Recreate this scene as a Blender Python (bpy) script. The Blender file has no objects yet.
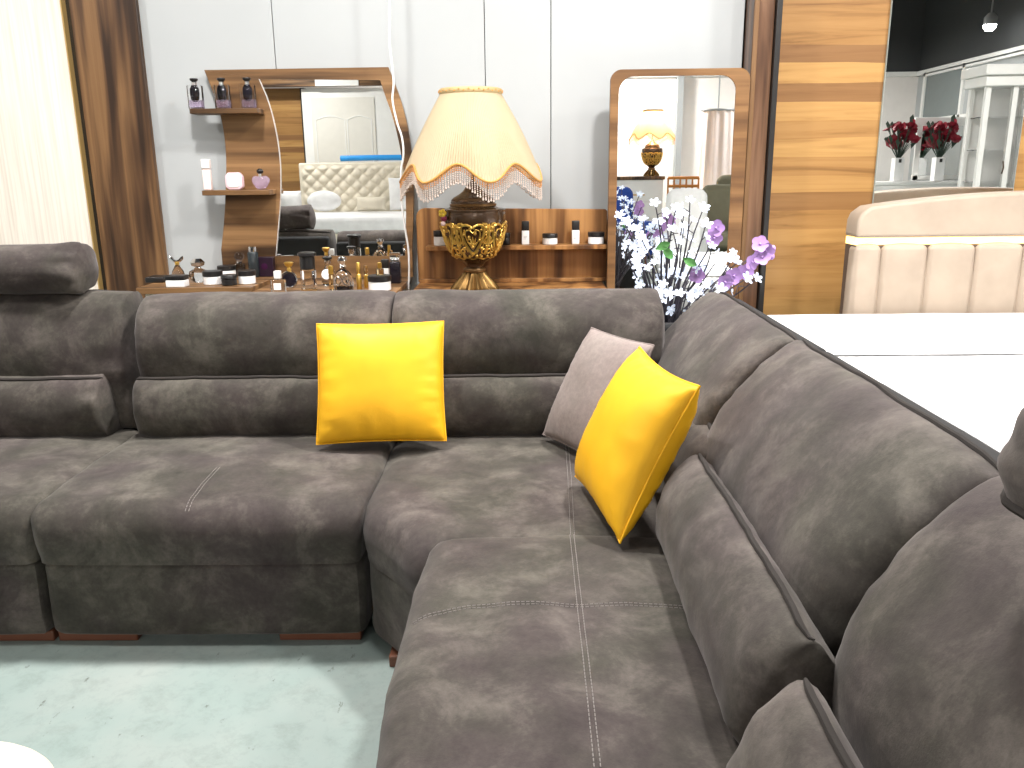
import bpy, bmesh, math, random
from mathutils import Vector, Matrix, noise
random.seed(7)
PI = math.pi
C = bpy.context.scene.collection
SC = bpy.context.scene

# ------------------------------------------------------------------ camera, world, exposure, lights
F_PX, PITCH, ROLL, YAW, CAM_H = 830.0, math.radians(14.4), math.radians(-0.65), math.radians(0.85), 1.35
cam_data = bpy.data.cameras.new('camera')
cam = bpy.data.objects.new('camera', cam_data); C.objects.link(cam)
cam_data.sensor_fit = 'HORIZONTAL'; cam_data.sensor_width = 36.0; cam_data.lens = 36.0 * F_PX / 1024.0
cam_data.clip_start = 0.05; cam_data.clip_end = 60
ROT = Matrix.Rotation(YAW, 3, 'Z') @ Matrix.Rotation(PI / 2 - PITCH, 3, 'X') @ Matrix.Rotation(ROLL, 3, 'Z')
cam.matrix_world = Matrix.Translation((0, 0, CAM_H)) @ ROT.to_4x4()
SC.camera = cam

world = bpy.data.worlds.new('world'); SC.world = world; world.use_nodes = True
world.node_tree.nodes['Background'].inputs[0].default_value = (0.9, 0.95, 1.0, 1)
world.node_tree.nodes['Background'].inputs[1].default_value = 0.5

SC.view_settings.view_transform = 'Standard'
try: SC.view_settings.look = 'None'
except Exception: pass
SC.view_settings.gamma = 1.0
SC.view_settings.use_curve_mapping = False
SC.view_settings.exposure = -0.15

LIGHT_Z = 3.55
LIGHTS = [  # x, y, watts; some panels added to brighten bed, cabinet and rear
    (-3.6, 2.8, 75), (-1.1, 2.7, 130), (1.0, 2.55, 145), (3.0, 2.7, 98), (5.4, 1.2, 130),
    (-2.6, 1.8, 8), (-0.3, 1.75, 32), (2.4, 1.4, 60),
    (-3.8, -3.4, 110), (-1.2, -5.4, 80), (1.6, -5.6, 200), (4.8, -4.4, 120)]
LIGHT_COL = (1.0, 0.965, 0.93)
for (lx, ly, lw) in LIGHTS:
    ld = bpy.data.lights.new('panel_glow', 'AREA'); ld.shape = 'SQUARE'; ld.size = 0.26; ld.energy = lw; ld.color = LIGHT_COL
    lo = bpy.data.objects.new('panel_glow', ld); C.objects.link(lo); lo.location = (lx, ly, LIGHT_Z - 0.03)

# ------------------------------------------------------------------ helpers: planning, meshes, objects
def ray(u, v):
    return ROT @ Vector((u - 512.0, 384.0 - v, -F_PX))
def at_y(u, v, y):            # the point of the plane Y = y that the photo shows at a pixel
    k = ray(u, v); t = y / k.y
    return Vector((k.x * t, y, CAM_H + k.z * t))
def at_z(u, v, z):
    k = ray(u, v); t = (z - CAM_H) / k.z
    return Vector((k.x * t, k.y * t, z))

class MB:
    def __init__(s): s.v = []; s.f = []
    def add(s, vs, fs):
        o = len(s.v); s.v += [Vector(p) for p in vs]; s.f += [[i + o for i in f] for f in fs]; return s
    def box(s, x0, x1, y0, y1, z0, z1):
        vs = [(x0,y0,z0),(x1,y0,z0),(x1,y1,z0),(x0,y1,z0),(x0,y0,z1),(x1,y0,z1),(x1,y1,z1),(x0,y1,z1)]
        return s.add(vs, [(0,3,2,1),(4,5,6,7),(0,1,5,4),(1,2,6,5),(2,3,7,6),(3,0,4,7)])
    def rings(s, rings, cap0=True, cap1=True, closed=True):
        n = len(rings[0]); o = len(s.v)
        for r in rings: s.v += [Vector(p) for p in r]
        m = n if closed else n - 1
        for i in range(len(rings) - 1):
            for j in range(m):
                a = o + i*n + j; b = o + i*n + (j+1) % n
                s.f.append([a, b, b + n, a + n])
        if cap0: s.f.append([o + j for j in range(n)][::-1])
        if cap1: s.f.append([o + (len(rings)-1)*n + j for j in range(n)])
        return s
    def lathe(s, prof, c=(0,0,0), n=32, caps=True):
        rs = [[(c[0]+r*math.cos(2*PI*j/n), c[1]+r*math.sin(2*PI*j/n), c[2]+z) for j in range(n)] for r, z in prof]
        return s.rings(rs, caps, caps)
    def tube(s, path, r, n=8, closed=False, caps=True):
        P = [Vector(p) for p in path]; L = len(P); rr = r if isinstance(r, (list, tuple)) else [r]*L
        rs = []; prev = None
        for i in range(L):
            if closed: t = P[(i+1) % L] - P[i-1]
            else: t = P[min(i+1, L-1)] - P[max(i-1, 0)]
            if t.length < 1e-9: t = Vector((0,0,1))
            t.normalize()
            if prev is None:
                a = Vector((0,0,1)) if abs(t.z) < .9 else Vector((1,0,0))
                nx = t.cross(a).normalized()
            else:
                nx = prev - t*prev.dot(t)
                nx = nx.normalized() if nx.length > 1e-6 else t.orthogonal().normalized()
            prev = nx; ny = t.cross(nx)
            rs.append([P[i] + (nx*math.cos(2*PI*j/n) + ny*math.sin(2*PI*j/n))*rr[i] for j in range(n)])
        if closed: rs.append(rs[0]); caps = False
        return s.rings(rs, caps, caps)
    def prism(s, poly, d0, d1, plane='xz'):   # polygon in plane, extruded along the third axis
        def P(a, b, d): return (a, d, b) if plane == 'xz' else (a, b, d) if plane == 'xy' else (d, a, b)
        n = len(poly); vs = [P(a, b, d0) for a, b in poly] + [P(a, b, d1) for a, b in poly]
        fs = [list(range(n)), list(range(n, 2*n))[::-1]] + [[i, i+n, (i+1) % n + n, (i+1) % n] for i in range(n)]
        return s.add(vs, fs)
    def ball(s, c, r, n=8, m=6, sz=1.0):
        return s.lathe([(max(r*math.sin(PI*k/m), 1e-4), -r*sz*math.cos(PI*k/m)) for k in range(m+1)], c, n)
    def rbox(s, x0, x1, y0, y1, z0, z1, r, bulge=0.0, n=5, k=4):
        cx, cy, cz = (x0+x1)/2, (y0+y1)/2, (z0+z1)/2; h = ((x1-x0)/2, (y1-y0)/2, (z1-z0)/2)
        r = min(r, min(h)*.98)
        def axis(hh):
            i = hh - r
            return [-i - r*math.tan(PI/4*(1-q/k)) for q in range(k)] + [-i + 2*i*q/n for q in range(n+1)] + [i + r*math.tan(PI/4*(q+1)/k) for q in range(k)]
        ax = [axis(q) for q in h]; vs = []; idx = {}; fs = []
        def put(p):
            key = tuple(round(q, 6) for q in p)
            if key in idx: return idx[key]
            inner = Vector([max(-(h[i]-r), min(h[i]-r, p[i])) for i in range(3)])
            d = Vector(p) - inner
            q = inner + d.normalized()*r if d.length > 1e-9 else Vector(p)
            if bulge:
                for i in range(3):
                    o1, o2 = (i+1) % 3, (i+2) % 3
                    w = max(0, 1-(p[o1]/h[o1])**2)*max(0, 1-(p[o2]/h[o2])**2)
                    q[i] += math.copysign(bulge*w*abs(p[i]/h[i]), p[i])
            idx[key] = len(vs); vs.append(q + Vector((cx,cy,cz))); return idx[key]
        for i in range(3):
            o1, o2 = (i+1) % 3, (i+2) % 3
            for sg in (-1, 1):
                for a in range(len(ax[o1])-1):
                    for b in range(len(ax[o2])-1):
                        q = []
                        for da, db in ((0,0),(1,0),(1,1),(0,1)):
                            p = [0,0,0]; p[i] = sg*h[i]; p[o1] = ax[o1][a+da]; p[o2] = ax[o2][b+db]; q.append(put(p))
                        fs.append(q if sg > 0 else q[::-1])
        return s.add(vs, fs)
    def xf(s, M):
        s.v = [M @ p for p in s.v]; return s
    def disp(s, fn):
        s.v = [p + fn(p) for p in s.v]; return s

def empty(name, loc=(0,0,0), rotz=0.0):
    o = bpy.data.objects.new(name, None); C.objects.link(o); o.location = loc; o.rotation_euler = (0,0,rotz)
    o.empty_display_size = .05
    return o
def tag(o, label=None, cat=None, group=None, kind=None):
    if label: o['label'] = label
    if cat: o['category'] = cat
    if group: o['group'] = group
    if kind: o['kind'] = kind
    return o
def obj(name, mb, mat, parent=None, local=False, smooth=40, bevel=0.0):
    """one mesh object; world-space coordinates unless local, shifted to the parent's place"""
    me = bpy.data.meshes.new(name)
    off = Vector((0,0,0))
    if parent is not None and not local:
        q = parent
        while q is not None: off += Vector(q.location); q = q.parent
    me.from_pydata([tuple(p - off) for p in mb.v], [], mb.f)
    bm = bmesh.new(); bm.from_mesh(me)
    bmesh.ops.remove_doubles(bm, verts=bm.verts, dist=1e-6)
    bmesh.ops.recalc_face_normals(bm, faces=bm.faces)
    bm.to_mesh(me); bm.free()
    if smooth:
        me.shade_smooth()
        try: me.set_sharp_from_angle(angle=math.radians(smooth))
        except Exception: pass
    me.materials.append(mat)
    o = bpy.data.objects.new(name, me); C.objects.link(o)
    if parent is not None: o.parent = parent
    if bevel:
        m = o.modifiers.new('bevel', 'BEVEL'); m.width = bevel; m.segments = 2; m.limit_method = 'ANGLE'
    return o
def struct(name, mb, mat, **k):
    o = obj(name, mb, mat, **k); o['kind'] = 'structure'; return o
def single(name, mb, mat, base, label, cat, group=None, **k):
    """a thing that is one mesh, its origin at its base"""
    mb.v = [p - Vector(base) for p in mb.v]
    o = obj(name, mb, mat, local=True, **k); o.location = base
    return tag(o, label, cat, group)
def copy_tree(o, parent=None):
    c = o.copy(); C.objects.link(c)
    if parent is not None: c.parent = parent
    for ch in list(o.children): copy_tree(ch, c)
    return c

def chaikin(p, it=2, closed=True):
    for _ in range(it):
        q = []; n = len(p)
        for i in range(n if closed else n-1):
            a, b = p[i], p[(i+1) % n]
            q.append(tuple(x*.75+y*.25 for x, y in zip(a, b))); q.append(tuple(x*.25+y*.75 for x, y in zip(a, b)))
        p = q if closed else [p[0]] + q + [p[-1]]
    return p
def resample(p, n, closed=True):
    P = [Vector(q) for q in p]
    if closed: P.append(P[0])
    L = [0]
    for i in range(len(P)-1): L.append(L[-1] + (P[i+1]-P[i]).length)
    out = []; k = 0; m = n if closed else n-1
    for i in range(n):
        t = L[-1]*i/m
        while k < len(L)-2 and L[k+1] < t: k += 1
        w = (t-L[k])/max(L[k+1]-L[k], 1e-9); out.append(P[k].lerp(P[k+1], min(max(w, 0), 1)))
    return out
def spline(p, n=8):
    P = [Vector(q) for q in p]; out = []
    for i in range(len(P)-1):
        p0, p1, p2, p3 = P[max(i-1,0)], P[i], P[i+1], P[min(i+2, len(P)-1)]
        for k in range(n):
            t = k/n
            out.append(.5*((2*p1) + (p2-p0)*t + (2*p0-5*p1+4*p2-p3)*t*t + (3*p1-p0-3*p2+p3)*t**3))
    out.append(P[-1]); return out

# ------------------------------------------------------------------ materials
def new_mat(name):
    m = bpy.data.materials.new(name); m.use_nodes = True
    return m, m.node_tree, m.node_tree.nodes['Principled BSDF']
def setp(b, **k):
    al = {'rough': 'Roughness', 'metal': 'Metallic', 'trans': 'Transmission Weight', 'ior': 'IOR', 'sheen': 'Sheen Weight', 'sheen_r': 'Sheen Roughness',
          'coat': 'Coat Weight', 'spec': 'Specular IOR Level', 'emit': 'Emission Strength', 'sss': 'Subsurface Weight', 'alpha': 'Alpha'}
    for q, v in k.items():
        if q == 'emit_col': b.inputs['Emission Color'].default_value = (*v, 1)
        elif q == 'sheen_t': b.inputs['Sheen Tint'].default_value = (*v, 1)
        else: b.inputs[al[q]].default_value = v
def flat(name, col, rough=.5, **k):
    m, nt, b = new_mat(name)
    N = nt.nodes; L = nt.links
    tc = N.new('ShaderNodeTexCoord'); nz = N.new('ShaderNodeTexNoise'); nz.inputs['Scale'].default_value = 9
    L.new(tc.outputs['Object'], nz.inputs['Vector'])
    rp = N.new('ShaderNodeValToRGB'); L.new(nz.outputs['Fac'], rp.inputs['Fac'])
    rp.color_ramp.elements[0].color = (*[c*.95 for c in col], 1); rp.color_ramp.elements[1].color = (*[min(1, c*1.05) for c in col], 1)
    L.new(rp.outputs['Color'], b.inputs['Base Color'])
    setp(b, rough=rough, **k)
    return m
def ramp(nt, fac, stops):
    r = nt.nodes.new('ShaderNodeValToRGB'); nt.links.new(fac, r.inputs['Fac'])
    e = r.color_ramp.elements
    while len(e) < len(stops): e.new(.5)
    for q, (p, c) in zip(e, stops): q.position = p; q.color = (*c, 1)
    return r.outputs['Color']
def coords(nt, scale=(1,1,1), rot=(0,0,0)):
    tc = nt.nodes.new('ShaderNodeTexCoord'); mp = nt.nodes.new('ShaderNodeMapping')
    nt.links.new(tc.outputs['Object'], mp.inputs['Vector']); mp.inputs['Scale'].default_value = scale; mp.inputs['Rotation'].default_value = rot
    return mp.outputs['Vector']
def noise_tex(nt, vec, scale, detail=4, rough=.55, dist=0.0):
    n = nt.nodes.new('ShaderNodeTexNoise'); nt.links.new(vec, n.inputs['Vector'])
    n.inputs['Scale'].default_value = scale; n.inputs['Detail'].default_value = detail
    n.inputs['Roughness'].default_value = rough; n.inputs['Distortion'].default_value = dist
    return n.outputs['Fac']
def mix(nt, fac, a, b, mode='MIX'):
    m = nt.nodes.new('ShaderNodeMix'); m.data_type = 'RGBA'; m.blend_type = mode
    if isinstance(fac, float): m.inputs[0].default_value = fac
    else: nt.links.new(fac, m.inputs[0])
    for s, i in ((a, 6), (b, 7)):
        if isinstance(s, tuple): m.inputs[i].default_value = (*s, 1)
        else: nt.links.new(s, m.inputs[i])
    return m.outputs[2]
def bump(nt, b, h, strength=.2, dist=.01):
    n = nt.nodes.new('ShaderNodeBump'); nt.links.new(h, n.inputs['Height'])
    n.inputs['Strength'].default_value = strength; n.inputs['Distance'].default_value = dist
    nt.links.new(n.outputs['Normal'], b.inputs['Normal'])

def suede(name, dark, mid, light, purple, olive):
    m, nt, b = new_mat(name); v = coords(nt)
    a = noise_tex(nt, v, 6.0, 8, .70, .25); c = noise_tex(nt, v, 3.6, 4, .55, .2); fine = noise_tex(nt, v, 70, 4, .7)
    col = ramp(nt, a, [(.33, dark), (.49, mid), (.68, light)])
    tint = ramp(nt, c, [(.38, olive), (.62, purple)])
    col = mix(nt, .38, col, tint)
    col = mix(nt, .35, col, ramp(nt, fine, [(.3, (.35,.35,.35)), (.7, (1,1,1))]), 'MULTIPLY')
    nt.links.new(col, b.inputs['Base Color'])
    setp(b, rough=.82, sheen=.14, sheen_r=.45, sheen_t=(.9,.85,.85), spec=.25)
    bump(nt, b, noise_tex(nt, v, 260, 3, .6), .12, .003)
    return m
def wood(name, axis, stops, fine=1.0, rough=.45, band=5.0, bumpy=.06):
    m, nt, b = new_mat(name)
    s = [band]*3; s['xyz'.index(axis)] = band*.07
    v = coords(nt, tuple(s))
    a = noise_tex(nt, v, 1.0, 3, .5, .35)
    s2 = [60*fine]*3; s2['xyz'.index(axis)] = 1.6*fine
    g = noise_tex(nt, coords(nt, tuple(s2)), 1.0, 5, .6, .2)
    col = ramp(nt, a, stops)
    col = mix(nt, .55, col, ramp(nt, g, [(.3, (.62,.58,.55)), (.62, (1,1,1))]), 'MULTIPLY')
    nt.links.new(col, b.inputs['Base Color']); setp(b, rough=rough, spec=.35)
    bump(nt, b, g, bumpy, .002)
    return m
def glassy(name, col, rough=.02, trans=1.0):
    m, nt, b = new_mat(name); b.inputs['Base Color'].default_value = (*col, 1); setp(b, rough=rough, trans=trans, ior=1.45); return m

M_SUEDE = suede('brown_grey_suede', (.0135,.0125,.0108), (.052,.0465,.040), (.158,.142,.122), (.078,.055,.057), (.056,.053,.038))
M_PIPING = flat('suede_piping', (.034,.030,.028), .9, spec=.15)
M_BACKCLOTH = flat('black_backing_cloth', (.012,.012,.013), .9)
M_THREAD = flat('pale_thread', (.20,.18,.17), .7)
M_WALNUT_V = wood('walnut_vertical', 'z', [(.38, (.030,.015,.008)), (.49, (.092,.046,.021)), (.60, (.20,.107,.046))], band=11)
M_WALNUT_H = wood('walnut_horizontal', 'x', [(.35, (.046,.023,.010)), (.48, (.175,.092,.038)), (.63, (.32,.18,.078))], band=10)
M_WALNUT_C = wood('walnut_upright', 'z', [(.38, (.080,.032,.011)), (.50, (.235,.105,.034)), (.60, (.45,.225,.078))], band=9)
M_WALNUT_F = wood('walnut_frame', 'x', [(.32, (.11,.052,.021)), (.50, (.19,.096,.038)), (.68, (.28,.15,.062))], band=11)
def veneer(name):
    m, nt, b = new_mat(name); N = nt.nodes; L = nt.links; v = coords(nt)
    sx = N.new('ShaderNodeSeparateXYZ'); L.new(v, sx.inputs[0])
    wob = noise_tex(nt, coords(nt, (.7,.7,6)), 1.0, 3, .5)
    ma = N.new('ShaderNodeMath'); ma.operation = 'MULTIPLY_ADD'; L.new(wob, ma.inputs[0]); ma.inputs[1].default_value = .05; L.new(sx.outputs['Z'], ma.inputs[2])
    mb = N.new('ShaderNodeMath'); mb.operation = 'MULTIPLY'; L.new(ma.outputs[0], mb.inputs[0]); mb.inputs[1].default_value = 10.5
    fl = N.new('ShaderNodeMath'); fl.operation = 'FLOOR'; L.new(mb.outputs[0], fl.inputs[0])
    wn = N.new('ShaderNodeTexWhiteNoise'); wn.noise_dimensions = '1D'; L.new(fl.outputs[0], wn.inputs['W'])
    base = ramp(nt, wn.outputs['Value'], [(.0, (.235,.120,.048)), (.3, (.335,.180,.064)), (.6, (.41,.228,.080)), (1.0, (.47,.275,.098))])
    g = noise_tex(nt, coords(nt, (1.1,1.1,20)), 1.0, 5, .62, .9)
    col = mix(nt, .8, base, ramp(nt, g, [(.30, (.52,.45,.40)), (.44, (.86,.82,.78)), (.60, (1,1,1))]), 'MULTIPLY')
    L.new(col, b.inputs['Base Color']); setp(b, rough=.32, spec=.35); return m
M_PANEL = veneer('warm_veneer')
M_POST = wood('reddish_post', 'z', [(.34, (.058,.027,.015)), (.52, (.125,.063,.034)), (.66, (.21,.115,.066))], band=18, rough=.3)
M_FOOT = flat('foot_wood', (.14,.05,.025), .4)
M_BLACK = flat('black_lacquer', (.012,.011,.011), .35)
M_CREAM = wood('cream_laminate', 'z', [(.3, (.80,.735,.65)), (.7, (.83,.77,.69))], band=5, rough=.4, bumpy=.02)
M_IVORY = flat('ivory_paint', (.74,.68,.57), .4)
M_GOLDEDGE = flat('gold_edge', (.62,.42,.16), .35, metal=.6)
M_MIRROR = new_mat('mirror_glass')[0]; setp(M_MIRROR.node_tree.nodes['Principled BSDF'], rough=0.0, metal=1.0); M_MIRROR.node_tree.nodes['Principled BSDF'].inputs['Base Color'].default_value = (.92,.94,.93,1)
M_EDGE = flat('glass_edge', (.35,.40,.38), .2)
M_YELLOW = None
def leatherette(name, col, r=.42):
    m, nt, b = new_mat(name); v = coords(nt)
    nt.links.new(ramp(nt, noise_tex(nt, v, 6, 3), [(.3, tuple(c*.9 for c in col)), (.7, tuple(min(1, c*1.06) for c in col))]), b.inputs['Base Color'])
    setp(b, rough=r, spec=.35); bump(nt, b, noise_tex(nt, v, 180, 2), .08, .002); return m
M_YELLOW = leatherette('yellow_cover', (.80,.425,.010), .55)
M_GREYP = suede('taupe_velvet', (.19,.155,.14), (.25,.205,.19), (.31,.26,.24), (.26,.20,.19), (.23,.20,.18))
M_LINEN = leatherette('white_bedding', (.80,.80,.80), .8)
M_BEIGE = leatherette('beige_upholstery', (.375,.305,.240), .55)
M_TUFT = leatherette('tufted_cream', (.70,.64,.52), .6)
M_WHITE = flat('white_paint', (.84,.84,.82), .35)
M_WHITE2 = flat('white_plastic', (.86,.86,.86), .3)
M_CABLE = flat('white_cable', (.85,.85,.85), .4)
M_CHROME = flat('chrome', (.75,.75,.76), .12, metal=1.0)
M_GOLD = flat('gilt', (.70,.44,.10), .33, metal=.85)
M_BRONZE = flat('dark_bronze', (.075,.038,.016), .25, metal=.35, coat=.4)
M_BAND = flat('bronze_band', (.22,.12,.045), .3, metal=.6)
M_GLASS = glassy('clear_glass', (1,1,1))
M_SMOKE = glassy('smoky_glass', (.55,.55,.58))
M_LILAC = glassy('lilac_glass', (.86,.72,.95), .05, .8)
M_PINKG = flat('pink_gloss', (.86,.62,.68), .2)
M_PINKP = flat('pink_pale', (.88,.74,.72), .25)
M_TEAL = flat('slate_bottle', (.022,.029,.033), .25)
M_PURPLE = flat('aubergine_card', (.012,.002,.012), .4)
M_AMBER = glassy('pale_amber', (.95,.80,.50), .02)
M_DARKLIQ = flat('black_ink', (.010,.008,.014), .2)
M_LEAF = flat('leaf_green', (.10,.30,.08), .5)
M_DKLEAF = flat('dark_leaf', (.02,.05,.03), .5)
M_TWIG = flat('dark_twig', (.045,.040,.055), .6)
M_ORCHID = leatherette('orchid_petal', (.43,.26,.58), .5)
M_RED = leatherette('dark_red_petal', (.22,.006,.02), .5)
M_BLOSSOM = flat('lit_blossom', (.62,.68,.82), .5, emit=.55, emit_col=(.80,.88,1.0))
M_LED = flat('warm_led', (1,.8,.4), .5, emit=3.2, emit_col=(1.0,.64,.20))
M_LAMPON = flat('panel_diffuser', (1,1,1), .5, emit=6.0, emit_col=LIGHT_COL)
M_BLUE = leatherette('royal_blue_velvet', (.010,.05,.28), .7)
M_OLIVE = leatherette('olive_velvet', (.16,.15,.10), .8)
M_BLUETAPE = flat('blue_tape', (.02,.30,.75), .4)
M_CRIB = flat('orange_wood', (.55,.22,.05), .4)
M_GREYMETAL = flat('grey_metal', (.35,.37,.38), .4, metal=.3)
M_TULLE = flat('blush_tulle', (.88,.76,.72), .8)

def wall_mat():
    m, nt, b = new_mat('wall_sheet'); v = coords(nt)
    nt.links.new(ramp(nt, noise_tex(nt, v, .9, 3), [(.3, (.385,.405,.412)), (.7, (.43,.448,.455))]), b.inputs['Base Color']); setp(b, rough=.45); return m
M_WALL = wall_mat()
M_WALLW = flat('warm_wall', (.80,.76,.73), .6)
def floor_mat():
    m, nt, b = new_mat('pale_screed'); v = coords(nt)
    a = noise_tex(nt, v, 1.6, 5, .6, .4); s = noise_tex(nt, coords(nt, (1,1,1), (0,0,.6)), 13, 8, .78, .2); k = noise_tex(nt, coords(nt, (1.9,.9,1), (0,0,.9)), 17, 4, .65, .2)
    col = ramp(nt, a, [(.3, (.225,.292,.275)), (.5, (.265,.325,.308)), (.72, (.315,.350,.332))])
    col = mix(nt, .5, col, ramp(nt, s, [(.34, (.66,.68,.65)), (.52, (1,1,1))]), 'MULTIPLY')
    col = mix(nt, .75, col, ramp(nt, k, [(.27, (.22,.20,.18)), (.34, (1,1,1))]), 'MULTIPLY')
    nt.links.new(col, b.inputs['Base Color']); setp(b, rough=.38, spec=.4); bump(nt, b, s, .05, .004); return m
M_FLOOR = floor_mat()
M_CEIL = flat('dark_ceiling', (.045,.048,.050), .7)
def shade_mat():
    m, nt, b = new_mat('pleated_cream_cloth'); b.inputs['Base Color'].default_value = (.84,.68,.43,1)
    v = coords(nt)
    nt.links.new(ramp(nt, noise_tex(nt, v, 8, 3), [(.3, (.50,.405,.26)), (.7, (.55,.455,.30))]), b.inputs['Base Color'])
    setp(b, rough=.7, sheen=.2)
    tl = nt.nodes.new('ShaderNodeBsdfTranslucent'); tl.inputs['Color'].default_value = (.75,.62,.42,1)
    mx = nt.nodes.new('ShaderNodeMixShader'); mx.inputs[0].default_value = .30
    nt.links.new(b.outputs[0], mx.inputs[1]); nt.links.new(tl.outputs[0], mx.inputs[2])
    nt.links.new(mx.outputs[0], nt.nodes['Material Output'].inputs['Surface'])
    return m
M_SHADE = shade_mat()
M_TRIM = flat('amber_braid', (.55,.27,.07), .5)
M_BEAD = flat('pale_bead', (.62,.52,.46), .12, spec=.7)
M_BEADB = flat('copper_bead', (.62,.30,.12), .2)

# ------------------------------------------------------------------ the setting
WALL_Y = 4.66
X0, X1, YR, ZC, ZW = -6.5, 7.17, -6.7, 4.5, 3.0
struct('floor', MB().box(X0-.1, X1+.1, YR-.1, WALL_Y+.25, -.1, 0), M_FLOOR)
struct('ceiling', MB().box(X0-.1, X1+.1, YR-.1, WALL_Y+.25, ZC, ZC+.1), M_CEIL)
w = MB(); xs = [X0, -5.0, -3.8, -2.55, -1.30, -.192, .155, 1.16]
for a, b in zip(xs[:-1], xs[1:]): w.box(a+.002, b-.002, WALL_Y, WALL_Y+.05, 0, ZC)
struct('wall_back', w, M_WALL, bevel=.0015)
struct('trim_1', MB().box(X0, 1.2, WALL_Y+.03, WALL_Y+.09, 0, ZC), M_BLACK)
struct('wall_panel_back', MB().box(1.20, X1, WALL_Y, WALL_Y+.08, 0, ZC), M_PANEL)
struct('wall_rear', MB().box(X0, X1, YR-.08, YR, 0, ZW), M_WALLW)
struct('trim_2', MB().box(X0, X1, YR-.07, YR, ZW, ZC), M_CEIL)
struct('wall_left', MB().box(X0-.08, X0, YR, WALL_Y, 0, ZW), M_WALLW)
struct('trim_3', MB().box(X0-.07, X0, YR, WALL_Y, ZW, ZC), M_CEIL)
struct('wall_right', MB().box(X1, X1+.08, YR, WALL_Y, 0, ZW), M_WALL)
struct('trim_4', MB().box(X1, X1+.07, YR, WALL_Y, ZW, ZC), M_CEIL)
tr = MB(); tr.box(X1-.05, X1, YR, WALL_Y, ZW-.08, ZW); tr.box(X0, X1, YR, YR+.05, ZW-.08, ZW)
struct('trim_5', tr, M_WHITE)
win = MB(); win.box(X1-.02, X1-.005, -6.35, -5.05, 2.16, 2.90)
g = struct('window_1', win, flat('grey_glass', (.18,.21,.21), .08))
fr = MB()
for y in (-6.40, -5.05, -3.2, -1.4): fr.box(X1-.05, X1, y, y+.07, 0, 2.95)
for z in (2.10, 2.88): fr.box(X1-.05, X1, -6.40, -1.4, z, z+.06)
obj('window_frame', fr, M_WHITE, g)

# post at the end of the partition
p = MB().box(1.165, 1.270, 4.50, WALL_Y, 0, 3.2); struct('trim_6', p, M_POST, bevel=.004)
struct('trim_7', MB().box(1.272, 1.300, 4.47, WALL_Y, 0, 3.2), M_BLACK, bevel=.003)
struct('trim_8', MB().box(1.165, 1.190, 4.488, 4.499, 0, 3.2), M_WALNUT_V, bevel=.004)

# ceiling lights (fixtures for the lamps listed above, some only added for brightness)
proto = None
for i, (lx, ly, lw) in enumerate(LIGHTS):
    if proto is None:
        t = empty('ceiling_light', (lx, ly, LIGHT_Z))
        obj('housing', MB().box(-.31,.31,-.31,.31,0,.05), M_WHITE, t, local=True, bevel=.005)
        obj('diffuser', MB().box(-.27,.27,-.27,.27,-.012,-.001), M_LAMPON, t, local=True)
        for sx, sy in ((-.25,-.25),(.25,-.25),(-.25,.25),(.25,.25)):
            obj('hanging_wire', MB().tube([(sx,sy,.05),(sx,sy,ZC-LIGHT_Z)], .003, 5), M_GREYMETAL, t, local=True)
        proto = t
    else:
        t = copy_tree(proto); t.location = (lx, ly, LIGHT_Z)
    tag(t, 'assumed square white LED panel hanging from the dark hall ceiling', 'ceiling light', 'LED panels under the ceiling')

# ------------------------------------------------------------------ the sofa
sofa = empty('corner_sofa', (-.4, 2.6, 0))
tag(sofa, 'large corner sofa in mottled grey-brown suede on flat wooden feet', 'sofa')

def soften(amp, sc, seed=0.0):
    def fn(p):
        q = p*sc + Vector((seed, seed*1.7, -seed))
        return Vector((noise.noise(q), noise.noise(q+Vector((31,7,3))), noise.noise(q+Vector((5,19,41)))))*amp
    return fn

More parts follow.
